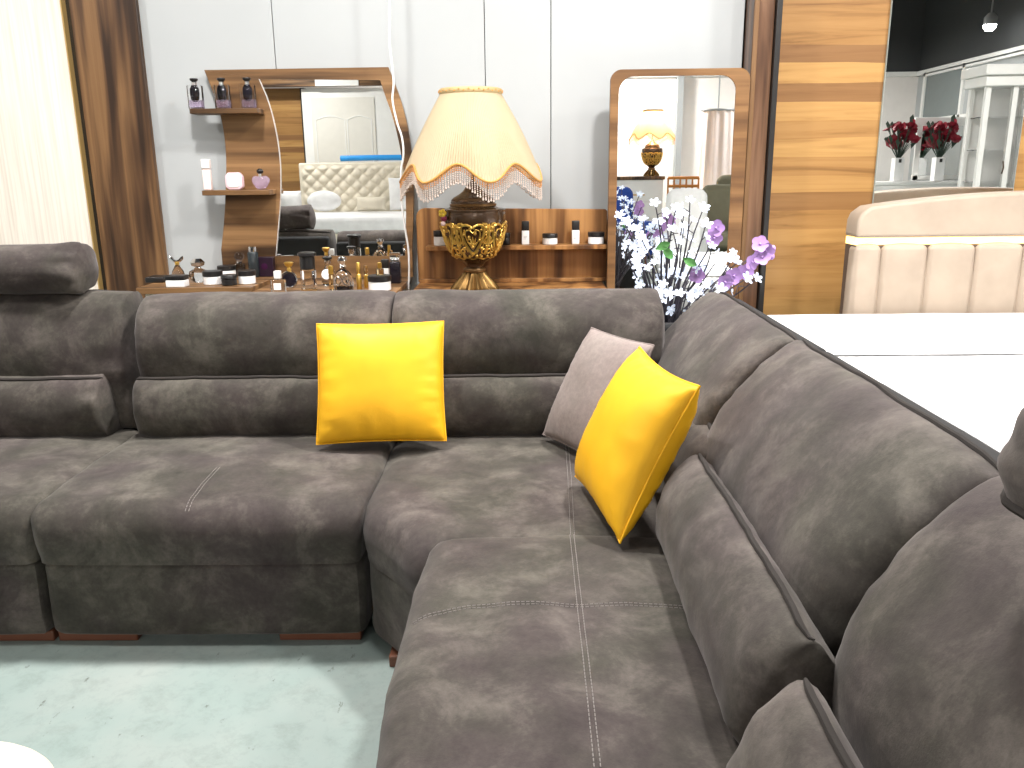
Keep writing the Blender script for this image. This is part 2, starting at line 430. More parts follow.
def pad(fp, z0, z1, rt, rb, crown, front=None, rf=0.0, n=120, seed=0.0, side=0.0):
    """an upholstered pad over a footprint polygon: rounded rims, crowned top"""
    P = resample(chaikin(fp, 3), n)
    A = sum(P[i].x*P[(i+1) % n].y - P[(i+1) % n].x*P[i].y for i in range(n))
    if A < 0: P.reverse()
    nor = []
    for i in range(n):
        t = P[(i+1) % n] - P[i-1]; nor.append(Vector((t.y, -t.x)).normalized())
    cen = sum(P, Vector((0,0)))/n
    def rad(i, base):
        if front is None: return base
        d = max(0.0, max(nor[i].dot(Vector(q)) for q in front))
        return base + rf*d*d
    hx = (max(p.x for p in P)-min(p.x for p in P))/2; hy = (max(p.y for p in P)-min(p.y for p in P))/2
    mx = (max(p.x for p in P)+min(p.x for p in P))/2; my = (max(p.y for p in P)+min(p.y for p in P))/2
    fy = rt + (rf if front is not None else 0); fx = rt + (rf if front is not None and front[0][0] < -.5 else 0)
    def inset(p, g):
        dx, dy = p.x-mx, p.y-my
        return p.x - g*(fx if dx < 0 else rt)*dx/hx, p.y - g*(fy if dy < 0 and (front is None or front[0][1] < -.5) else rt)*dy/hy
    rings = []
    for k in range(4):
        a = PI/2*k/3; g = rb/rt*(1-math.sin(a))
        rings.append([(*inset(P[i], g if front is None else 0), z0 + rb*(1-math.cos(a))) for i in range(n)])
    for k in range(1, 5):
        u = k/5; o = side*math.sin(PI/2*u)
        rings.append([(P[i].x + nor[i].x*o, P[i].y + nor[i].y*o, z0+rb + (z1-rad(i, rt)-z0-rb)*u) for i in range(n)])
    for k in range(9):
        a = PI/2*k/8
        rings.append([(inset(P[i], 1-math.cos(a))[0] + nor[i].x*side*math.cos(a), inset(P[i], 1-math.cos(a))[1] + nor[i].y*side*math.cos(a), z1 - rad(i, rt)*(1-math.sin(a))) for i in range(n)])
    last = [Vector(q) for q in rings[-1]]; K = 16
    for k in range(1, K):
        s = 1 - k/K
        rings.append([(cen.x + (q.x-cen.x)*s, cen.y + (q.y-cen.y)*s, q.z + crown*(1-s*s)) for q in last])
    mb = MB(); mb.rings(rings, True, False)
    o = len(mb.v); mb.v.append(Vector((cen.x, cen.y, z1 + crown)))
    b = o - n
    for j in range(n): mb.f.append([b+j, b+(j+1) % n, o])
    f1, f2 = soften(.007, 5, seed), soften(.003, 16, seed+3)
    return mb.disp(lambda p: (f1(p) + f2(p)) if p.z > z0+.03 else Vector((0,0,0)))

def bolster(prof, a0, a1, frame, re=.045, n=56, bul=.02, seed=0.0, pipe=None, gather=.006, loops=False, tz=.35):
    """a stuffed cushion: profile (b, z) swept along a from a0 to a1; returns mesh and piping mesh"""
    P = resample(chaikin(prof, 2), n); cen = sum(P, Vector((0,0)))/n
    hx = (max(p.x for p in P)-min(p.x for p in P))/2; hz = (max(p.y for p in P)-min(p.y for p in P))/2
    bx = max(p.x for p in P) - .03
    sec = []
    for k in range(6):
        f = PI/2*k/5; sec.append((a0 + re*(1-math.cos(f)), re*(1-math.sin(f))))
    m = 40
    for k in range(1, m): sec.append((a0+re + (a1-a0-2*re)*k/m, 0.0))
    for k in range(5, -1, -1):
        f = PI/2*k/5; sec.append((a1 - re*(1-math.cos(f)), re*(1-math.sin(f))))
    rings = []
    for a, ins in sec:
        u = (a-a0)/(a1-a0); s = 1 + bul*(1-(2*u-1)**4) - bul
        de = min(a-a0, a1-a)
        r_ = []
        for q in P:
            d = q - cen
            sx, sz = s*(1-ins/hx*.5*(1 if q.x < bx else 0)), s*(1-ins/hz*tz)
            gx = gather*math.exp(-de/.07)*noise.noise(Vector((a*5+seed, q.x*22, q.y*26)))*2.2*(1 if ins < re*.5 else .3)
            L = max(d.length, 1e-4)
            r_.append((a, bx + (cen.x + d.x*(1 + gx/L) - bx)*sx, cen.y + d.y*(sz + gx/L)))
        rings.append(r_)
    caps = []
    for (rg, sg) in ((rings[0], -1), (rings[-1], 1)):
        cr = []
        for k in range(1, 6):
            s = 1-k/6
            cr.append([(q[0] + sg*.018*(1-s*s), cen.x+(q[1]-cen.x)*s, cen.y+(q[2]-cen.y)*s) for q in rg])
        caps.append(cr)
    allr = caps[0][::-1] + rings + caps[1]
    mb = MB(); mb.rings([[frame(*q) for q in r] for r in allr], True, True)
    f1, f2 = soften(.006, 6, seed), soften(.0022, 19, seed+9)
    D = lambda p: f1(p) + f2(p)
    pm = None
    if pipe is not None:
        pm = MB()
        tgt = Vector(pipe); j = min(range(n), key=lambda i: (P[i]-tgt).length)
        def out(q, e=.004):
            d = Vector((q[1], q[2])) - cen; d = d.normalized()*e
            return frame(q[0], q[1]+d.x, q[2]+d.y)
        line = [out(r[j], .002) for r in rings[1:-1]]
        line = [p + D(p) for p in line]; m2 = len(line)
        pm.tube(line, [.0060*min(1.0, .25 + .25*min(k, m2-1-k)) for k in range(m2)], 8)
        for r in ((rings[2], rings[-3]) if loops else ()):
            lp = [out(q, .002) for q in r]; lp = [p + D(p) for p in lp]; pm.tube(lp, .0042, 6, closed=True)
    mb.disp(D)
    return mb, pm
FM = lambda a, b, z: Vector((a, b, z))        # cushions along the back row
FR = lambda a, b, z: Vector((b, a, z))        # cushions along the right row

def cushion(name, prof, a0, a1, frame, **k):
    mb, pm = bolster(prof, a0, a1, frame, **k)
    o = obj(name, mb, M_SUEDE, sofa, smooth=60)
    if pm is not None: obj('piping', pm, M_PIPING, o)
    return o

def rect(x0, x1, y0, y1, c=.05):
    return [(x0+c,y0),(x1-c,y0),(x1,y0+c),(x1,y1-c),(x1-c,y1),(x0+c,y1),(x0,y1-c),(x0,y0+c)]
def stitch(parent, line, gap=.005, dash=.010, seedz=0):
    """double row of pale stitches along a line on the seat"""
    from mathutils.bvhtree import BVHTree
    me = parent.data; bvh = BVHTree.FromPolygons([v.co for v in me.vertices], [tuple(p.vertices) for p in me.polygons])
    off = Vector(sofa.location)
    P = resample(line, max(4, int(sum((Vector(line[i+1])-Vector(line[i])).length for i in range(len(line)-1))/dash)), closed=False)
    mb = MB(); groove = []
    for sgn in (-1, 1):
        for i in range(0, len(P)-1):
            t = (P[i+1]-P[i]).normalized(); nx = Vector((-t.y, t.x))*gap*sgn
            pts = []
            for q in (P[i].lerp(P[i+1], .15)+nx, P[i].lerp(P[i+1], .85)+nx):
                h = bvh.ray_cast(Vector((q.x, q.y, 2)) - off, Vector((0,0,-1)))
                if h[0] is not None: pts.append(h[0] + off + h[1]*.0006)
            if len(pts) == 2 and abs(pts[0].z-pts[1].z) < .03: mb.tube(pts, .0011, 5)
    for q in P:
        h = bvh.ray_cast(Vector((q.x, q.y, 2)) - off, Vector((0,0,-1)))
        if h[0] is not None: groove.append(h[0] + off - h[1]*.0008)
    obj('seam', MB().tube(groove, .0014, 6), M_SUEDE, parent_fix(parent))
    return obj('stitching', mb, M_THREAD, parent_fix(parent))
def parent_fix(o): return o

SEAT_B, SEAT_T = .272, .452
# bases
obj('base', pad(rect(-2.42, -1.404, 2.165, 3.04, .02), .034, .268, .015, .02, 0, seed=1), M_SUEDE, sofa)
obj('base', pad(rect(-1.402, -.462, 2.165, 3.04, .02), .034, .268, .015, .02, 0, seed=2), M_SUEDE, sofa)
corner_fp = [(-.462,2.86),(-.464,2.40),(-.462,2.20),(-.430,2.135),(-.375,2.075),(-.330,2.015),(-.290,1.945),(-.24,1.895),(-.10,1.885),(.40,1.885),(.42,1.92),(.42,2.84),(.38,2.86),(-.43,2.87)]
obj('base', pad([(x*1.0, y+.012) for x, y in corner_fp], .034, .268, .012, .02, 0, seed=3), M_SUEDE, sofa)
obj('base', pad(rect(-.235, .72, .16, 1.87, .03), .034, .268, .015, .02, 0, seed=4), M_SUEDE, sofa)
# seats
FRONT = [(0,-1)]
s_left = obj('seat_cushion', pad(rect(-2.42, -1.403, 2.150, 2.90, .024), SEAT_B, SEAT_T, .028, .012, .018, FRONT, .065, seed=5, side=.012), M_SUEDE, sofa, smooth=60)
s_mid = obj('seat_cushion', pad(rect(-1.401, -.466, 2.150, 2.90, .024), SEAT_B, SEAT_T, .028, .012, .018, FRONT, .065, seed=6, side=.012), M_SUEDE, sofa, smooth=60)
s_cor = obj('seat_cushion', pad(corner_fp, SEAT_B, SEAT_T-.004, .035, .012, .012, [(-.75,-.66)], .06, seed=7, side=.012), M_SUEDE, sofa, smooth=60)
s_r1 = obj('seat_cushion', pad(rect(-.252, .44, 1.03, 1.965, .05), SEAT_B, SEAT_T+.006, .045, .012, .012, [(-1,0)], .02, seed=8, side=.008), M_SUEDE, sofa, smooth=60)
s_r2 = obj('seat_cushion', pad(rect(-.252, .44, .16, 1.02, .05), SEAT_B, SEAT_T+.006, .035, .012, .012, [(-1,0)], .02, seed=9, side=.008), M_SUEDE, sofa, smooth=60)
stitch(s_mid, [(-.955, 2.170), (-.953, 2.30), (-.950, 2.42)])
stitch(s_r1, [(.118, 1.955), (.112, 1.5), (.108, 1.04)])
stitch(s_r1, [(-.235, 1.545), (-.12, 1.570), (.02, 1.578), (.12, 1.565), (.22, 1.572), (.36, 1.566)])
stitch(s_cor, [(.120, 1.93), (.135, 2.35), (.145, 2.74)])
# backs, back row
P_UP = [(2.84,.61),(2.80,.69),(2.805,.80),(2.84,.888),(2.93,.936),(3.04,.936),(3.075,.86),(3.08,.62)]
P_FULL = [(2.88,.43),(2.84,.52),(2.825,.66),(2.83,.80),(2.865,.90),(2.94,.948),(3.04,.95),(3.075,.86),(3.08,.45)]
P_LUM = [(2.79,.435),(2.735,.49),(2.735,.58),(2.765,.652),(2.84,.672),(2.93,.66),(2.96,.58),(2.95,.44)]
cushion('back_cushion', P_FULL, -2.42, -1.412, FM, seed=11, pipe=(3.045,.935), gather=.011, re=.032, tz=.08)
cushion('lumbar_cushion', P_LUM, -2.42, -1.474, FM, seed=12, pipe=(2.80,.667), gather=.009, re=.022, tz=.15)
hr = cushion('headrest', [(2.87,.952),(2.84,1.02),(2.87,1.095),(2.95,1.124),(3.03,1.10),(3.05,1.03),(3.02,.955),(2.94,.94)], -2.40, -1.560, FM, seed=13, gather=.012, re=.035)
for x in (-1.75, -2.2): obj('headrest_rod', MB().tube([(x, 3.00, .90), (x, 2.98, 1.02)], .010, 8), M_CHROME, hr)
cushion('back_cushion', P_UP, -1.362, -.466, FM, seed=14, gather=.004, re=.045, bul=.006, tz=.2)
cushion('lumbar_cushion', P_LUM, -1.364, -.470, FM, seed=15, pipe=(2.80,.667), gather=.004, re=.04, bul=.006, tz=.2)
cushion('back_cushion', P_UP, -.460, .485, FM, seed=16, gather=.004, re=.045, bul=.006, tz=.2)
cushion('lumbar_cushion', P_LUM, -.464, .35, FM, seed=17, pipe=(2.80,.667), gather=.004, re=.04, bul=.006, tz=.2)
# backs, right row
R_UP = [(.50,.44),(.440,.55),(.448,.65),(.478,.73),(.545,.82),(.62,.890),(.685,.930),(.735,.910),(.76,.78),(.76,.46)]
R_LUM = [(.37,.43),(.312,.49),(.310,.57),(.342,.645),(.395,.692),(.435,.685),(.48,.61),(.48,.43)]
R_LUM2 = [(x-.045, z-.006) for x, z in R_LUM]
cushion('back_cushion', R_UP, 2.120, 3.022, FR, seed=21, pipe=(.705,.93), re=.05, tz=.12)
cushion('lumbar_cushion', [(x+.075, z) for x, z in R_LUM], 1.96, 2.70, FR, seed=22, pipe=(.485,.69), re=.06)
cushion('back_cushion', R_UP, 1.150, 2.118, FR, seed=23, pipe=(.705,.93), re=.11, gather=.008, tz=.12)
cushion('lumbar_cushion', R_LUM, 1.085, 1.905, FR, seed=24, pipe=(.41,.69), gather=.007, re=.06, tz=.15)
cushion('back_cushion', R_UP, .17, 1.148, FR, seed=25, pipe=(.705,.93), re=.075, gather=.006, tz=.08)
cushion('lumbar_cushion', R_LUM2, .17, 1.000, FR, seed=26, pipe=(.365,.684), gather=.007, re=.06, tz=.15)
hr2 = cushion('headrest', [(.57,.955),(.545,1.02),(.57,1.09),(.64,1.12),(.72,1.10),(.745,1.03),(.72,.955),(.64,.94)], .19, .955, FR, seed=27, pipe=(.56,.96), gather=.007, re=.05, tz=.3)
# carcass behind the cushions
obj('back_panel', MB().rbox(-2.42, -1.415, 3.03, 3.11, .045, .90, .02), M_BACKCLOTH, sofa)
obj('back_panel', MB().rbox(-1.365, -.472, 3.03, 3.11, .045, .86, .02), M_BACKCLOTH, sofa)
obj('back_panel', MB().rbox(-.464, .80, 3.03, 3.11, .045, .79, .02), M_BACKCLOTH, sofa)
obj('back_panel', MB().rbox(.735, .80, 2.13, 3.03, .045, .89, .02), M_BACKCLOTH, sofa)
obj('back_panel', MB().rbox(.735, .80, .16, 2.12, .045, .89, .02), M_BACKCLOTH, sofa)
for (x0, x1, y0, y1) in ((-1.655,-1.412,2.20,2.29), (-1.398,-1.160,2.20,2.29), (-.735,-.490,2.20,2.29), (-.385,-.30,2.06,2.16), (-2.40,-2.16,2.20,2.29),
                         (-1.39,-1.16,2.92,3.0), (-.73,-.49,2.92,3.0), (.45,.70,2.92,3.0), (-.22,-.12,1.62,1.84), (.60,.70,1.62,1.84), (-.22,-.12,.2,.42), (.60,.70,.2,.42)):
    obj('foot', MB().box(x0, x1, y0, y1, 0, .035), M_FOOT, sofa, bevel=.004)

# ------------------------------------------------------------------ throw pillows
def pillow_mesh(w, h, t, seed=0.0, pinch=.03, n=34):
    mb = MB(); vs = []; fs = []
    def pt(i, j, sg):
        u = -math.cos(PI*i/n)*.35 + (-1 + 2*i/n)*.65; v = -math.cos(PI*j/n)*.35 + (-1 + 2*j/n)*.65
        x = w/2*u*(1 - pinch*(1-v*v)); z = h/2*v*(1 - pinch*(1-u*u))
        e = (max(0, 1-abs(u)**2.6)**.5)*(max(0, 1-abs(v)**2.6)**.5)
        y = sg*t/2*e
        q = Vector((x*7+seed, sg*3+seed, z*7))
        wr = noise.noise(q)*.006*e + noise.noise(Vector((u*3+seed*2, v*9 if abs(u) > abs(v) else v*3, sg*5 + (u*9 if abs(v) >= abs(u) else 0))))*.006*min(1, e*2.2)*(max(abs(u), abs(v))**2)
        return Vector((x, y + sg*wr, z))
    for sg in (-1, 1):
        rows = []
        for i in range(n+1): rows.append([len(vs) + j for j in range(n+1)]); vs += [pt(i, j, sg) for j in range(n+1)]
        for i in range(n):
            for j in range(n):
                q = [rows[i][j], rows[i+1][j], rows[i+1][j+1], rows[i][j+1]]
                fs.append(q if sg < 0 else q[::-1])
    return mb.add(vs, fs)
def pillow_edge(w, h, pinch=.03, n=24, r=.003):
    pts = []
    for a in range(4):
        for k in range(n):
            s = -1 + 2*k/n
            u, v = ((s,-1),(1,s),(-s,1),(-1,-s))[a]
            pts.append((w/2*u*(1-pinch*(1-v*v)), 0, h/2*v*(1-pinch*(1-u*u))))
    return MB().tube(pts, r, 6, closed=True)
def put_pillow(name, label, mat, bl, br, up_hint, w, h, t, seed, cat='cushion', pinch=.035):
    """a square pillow whose bottom corners are bl, br and whose side edges rise along up_hint"""
    bl, br, up = Vector(bl), Vector(br), Vector(up_hint)
    ex = (br-bl).normalized(); ez = (up - ex*up.dot(ex)).normalized(); ey = ez.cross(ex)
    cen = (bl+br)/2 + ez*h/2
    t_ = empty(name, (bl+br)/2)
    R3 = Matrix((ex, ey, ez)).transposed()
    t_.rotation_mode = 'XYZ'; t_.rotation_euler = R3.to_euler()
    sh = Matrix.Translation((0, 0, h/2))
    obj('cover', pillow_mesh(w, h, t, seed, pinch).xf(sh), mat, t_, local=True, smooth=70)
    obj('seam', pillow_edge(w, h, pinch).xf(sh), mat, t_, local=True)
    return tag(t_, label, cat)
put_pillow('throw_pillow', 'square yellow cushion leaning on the back of the middle sofa seat', M_YELLOW, (-.680,2.585,.486), (-.262,2.615,.486), (0,.16,.38), .425, .405, .155, 1.3)
put_pillow('throw_pillow', 'taupe grey velvet cushion tucked behind the yellow one in the sofa corner', M_GREYP, (.070,2.690,.478), (.225,2.410,.478), (.17,.10,.36), .345, .40, .13, 2.7)
put_pillow('throw_pillow', 'yellow cushion leaning in the sofa corner in front of the grey one', M_YELLOW, (.150,2.275,.484), (.226,1.842,.484), (.160,.055,.345), .455, .42, .175, 4.1, pinch=.08)

# ------------------------------------------------------------------ panels on the wall at the left
wpn = empty('wall_panel', (-2.9, 4.6, 0))
tag(wpn, 'tall cream wall panel with thin gold edge at the far left', 'wall panel')
obj('panel', MB().box(-4.0, -2.372, 4.595, 4.655, 0, 3.0), M_CREAM, wpn, bevel=.002)
obj('edge_strip', MB().box(-2.3705, -2.3640, 4.592, 4.655, 0, 3.0), M_GOLDEDGE, wpn)
wbd = empty('walnut_board', (-2.17, 4.63, 0))
tag(wbd, 'wide dark walnut board fixed upright beside the cream panel', 'board')
obj('board', MB().box(-2.340, -1.990, 4.622, 4.655, 0, 3.0), M_WALNUT_V, wbd, bevel=.003)
obj('shadow_gap', MB().box(-2.3635, -2.341, 4.635, 4.655, 0, 3.0), M_BLACK, wbd)

# ------------------------------------------------------------------ dressing table, mirror with side shelves
dt = empty('dressing_table', (-1.25, 4.3, 0))
tag(dt, 'walnut topped dressing table with cream body crowded with perfume', 'dressing table')
TL, TR = .805, .785
obj('side_top', MB().box(-1.93, -1.347, 4.10, 4.595, TL-.032, TL), M_WALNUT_H, dt, bevel=.003)
obj('center_top', MB().box(-1.343, -.618, 3.90, 4.595, TR-.03, TR), M_WALNUT_H, dt, bevel=.003)
obj('body', MB().box(-1.90, -1.36, 4.13, 4.645, .06, TL-.034), M_IVORY, dt, bevel=.003)
obj('body', MB().box(-1.34, -.632, 3.93, 4.645, .06, TR-.032), M_IVORY, dt, bevel=.003)
for k in range(3):
    z = .10 + k*.215
    dr = obj('drawer', MB().box(-1.88, -1.38, 4.112, 4.129, z, z+.20), M_IVORY, dt, bevel=.003)
    obj('handle', MB().box(-1.73, -1.53, 4.100, 4.111, z+.095, z+.107), M_GOLDEDGE, dr)
for k in range(2):
    x = -1.33 + k*.345
    dr = obj('drawer', MB().box(x, x+.33, 3.912, 3.929, .55, .73), M_IVORY, dt, bevel=.003)
    obj('handle', MB().box(x+.09, x+.24, 3.900, 3.911, .635, .647), M_GOLDEDGE, dr)
obj('plinth', MB().box(-1.88, -.64, 4.16, 4.62, 0, .06), M_BLACK, dt)

YB = 4.600                                             # front of the mirror's back board
def px_poly(pts, y): return [(q.x, q.z) for q in (at_y(u, v, y) for u, v in pts)]
left_curve = [(204,70),(212,90),(219,110),(224,135),(226,160),(225.5,190),(224,220),(221,250)]
mid_curve = [(259,79),(267,98),(273,118),(278,143),(280.5,168),(280.5,200),(278.5,225),(276,256)]
in_right = [(380,80),(386,98),(392,115),(398,138),(402,160),(405,185),(406,215),(405,256)]
out_right = [(388,67),(395,85),(402,105),(408,130),(412,158),(413.5,190),(413,225),(412,250)]
vm = empty('vanity_mirror', (-1.2, 4.62, TL))
tag(vm, 'curved walnut vanity mirror with two small shelves above the dressing table', 'mirror')
def low(c, z): x = at_y(c[-1][0], c[-1][1], YB).x; return [(x, z)]
lc, mc, ir, orr = (spline([Vector(q) for q in px_poly(c, YB)], 5) for c in (left_curve, mid_curve, in_right, out_right))
lc, mc, ir, orr = ([(q.x, q.y) for q in c] for c in (lc, mc, ir, orr))
zb = TL + .001
top_edge = [lc[0], orr[0]]
side = lc + [(lc[-1][0], zb)] + [(mc[-1][0], zb)] + mc[::-1]
obj('side_board', MB().prism(side, YB, YB+.03), M_WALNUT_H, vm, bevel=.002)
frm = [mc[0]] + [lc[0]] + [orr[0]] + orr + [(orr[-1][0], zb)] + [(mc[-1][0], zb), mc[-1], ir[-1]] + ir[::-1]
obj('frame', MB().prism([lc[0], orr[0]] + orr[1:] + [(orr[-1][0], TR+.001)] + [(ir[-1][0], TR+.001)] + ir[::-1] + [mc[0]], YB+.0005, YB+.0295), M_WALNUT_H, vm)
obj('lower_board', MB().prism([(mc[-1][0]+.001, mc[-1][1]), (mc[-1][0]+.001, TL+.001), (-1.342, TL+.001), (-1.342, TR+.001), (ir[-1][0], TR+.001), ir[-1]], YB+.001, YB+.029), M_WALNUT_H, vm)
obj('mirror_pane', MB().prism(mc + ir[::-1], YB+.006, YB+.010), M_MIRROR, vm, smooth=0)
e = MB(); e.tube([(x, YB-.001, z) for x, z in mc], .0012, 6); obj('pane_edge', e, M_WHITE2, vm)
S1 = at_y(200, 108.5, 4.47).z; S2 = at_y(210, 190.5, 4.47).z
obj('shelf', MB().box(at_y(189,108,4.47).x, at_y(257,108,4.47).x, 4.470, YB-.001, S1-.026, S1), M_WALNUT_H, vm, bevel=.003)
obj('shelf', MB().box(at_y(201.5,190,4.47).x, at_y(269,190,4.47).x, 4.470, YB-.001, S2-.026, S2), M_WALNUT_H, vm, bevel=.003)

# ------------------------------------------------------------------ console with shelf board
cs = empty('console_cabinet', (-.06, 4.35, 0))
tag(cs, 'low console cabinet behind the sofa carrying the ornate table lamp', 'cabinet')
CT = .758
obj('top', MB().box(-.572, .432, 4.00, 4.575, CT-.03, CT), M_WALNUT_C, cs, bevel=.003)
obj('body', MB().box(-.565, .425, 4.03, 4.575, .06, CT-.031), M_IVORY, cs, bevel=.003)
for k in range(2):
    x = -.55 + k*.50
    dr = obj('door', MB().box(x, x+.48, 4.012, 4.029, .09, .73), M_IVORY, cs, bevel=.003)
    obj('handle', MB().box(x+(.44 if k == 0 else .03), x+(.452 if k == 0 else .042), 4.000, 4.011, .33, .50), M_GOLDEDGE, dr)
obj('plinth', MB().box(-.54, .41, 4.06, 4.56, 0, .06), M_BLACK, cs)
sb = empty('shelf_board', (-.06, 4.6, CT))
tag(sb, 'walnut back board with one long shelf of cosmetics behind the lamp', 'shelf')
a, b = at_y(416,208,4.6), at_y(607,209,4.6)
poly = [(a.x, CT+.001), (b.x, CT+.001), (b.x, b.z-.01), (b.x-.01, b.z)] + [(a.x+.05-.05*math.sin(PI/2*k/6), a.z-.05+.05*math.cos(PI/2*k/6)) for k in range(7)]
obj('back_board', MB().prism(poly, 4.585, 4.61), M_WALNUT_C, sb, bevel=.002)
S3 = at_y(520, 245, 4.5).z
obj('shelf', MB().box(a.x+.06, b.x-.01, 4.465, 4.584, S3-.024, S3), M_WALNUT_C, sb, bevel=.003)
obj('foot_rail', MB().box(a.x+.01, b.x-.005, 4.545, 4.584, CT+.001, CT+.02), M_WALNUT_C, sb, bevel=.002)

# ------------------------------------------------------------------ tall mirror
tm = empty('standing_mirror', (.80, 4.44, 0))
tag(tm, 'tall mirror in rounded walnut frame standing against the wall behind the blossoms', 'mirror')
def rrect(x0, x1, z0, z1, r, n=8):
    out = []
    for cx, cz, a0 in ((x1-r, z0+r, -PI/2), (x1-r, z1-r, 0), (x0+r, z1-r, PI/2), (x0+r, z0+r, PI)):
        out += [(cx+r*math.cos(a0+PI/2*k/n), cz+r*math.sin(a0+PI/2*k/n)) for k in range(n+1)]
    return out
ro = rrect(.447, 1.146, 0.0, 1.836, .055); ri = rrect(.489, 1.076, .12, 1.802, .075)
mb = MB(); n = len(ro)
for y0, y1 in ((4.420, 4.460),):
    vs = [(x,y0,z) for x,z in ro] + [(x,y0,z) for x,z in ri] + [(x,y1,z) for x,z in ro] + [(x,y1,z) for x,z in ri]
    fs = []
    for i in range(n):
        j = (i+1) % n
        fs += [[i,j,n+j,n+i], [2*n+i,3*n+i,3*n+j,2*n+j], [i,2*n+i,2*n+j,j], [n+i,n+j,3*n+j,3*n+i]]
    mb.add(vs, fs)
obj('frame', mb, M_WALNUT_F, tm, bevel=.002)
obj('mirror_pane', MB().prism(ri, 4.425, 4.429), M_MIRROR, tm, smooth=0)
obj('backing', MB().prism(rrect(.475, 1.115, .08, 1.79, .05), 4.431, 4.457), M_BLACK, tm)

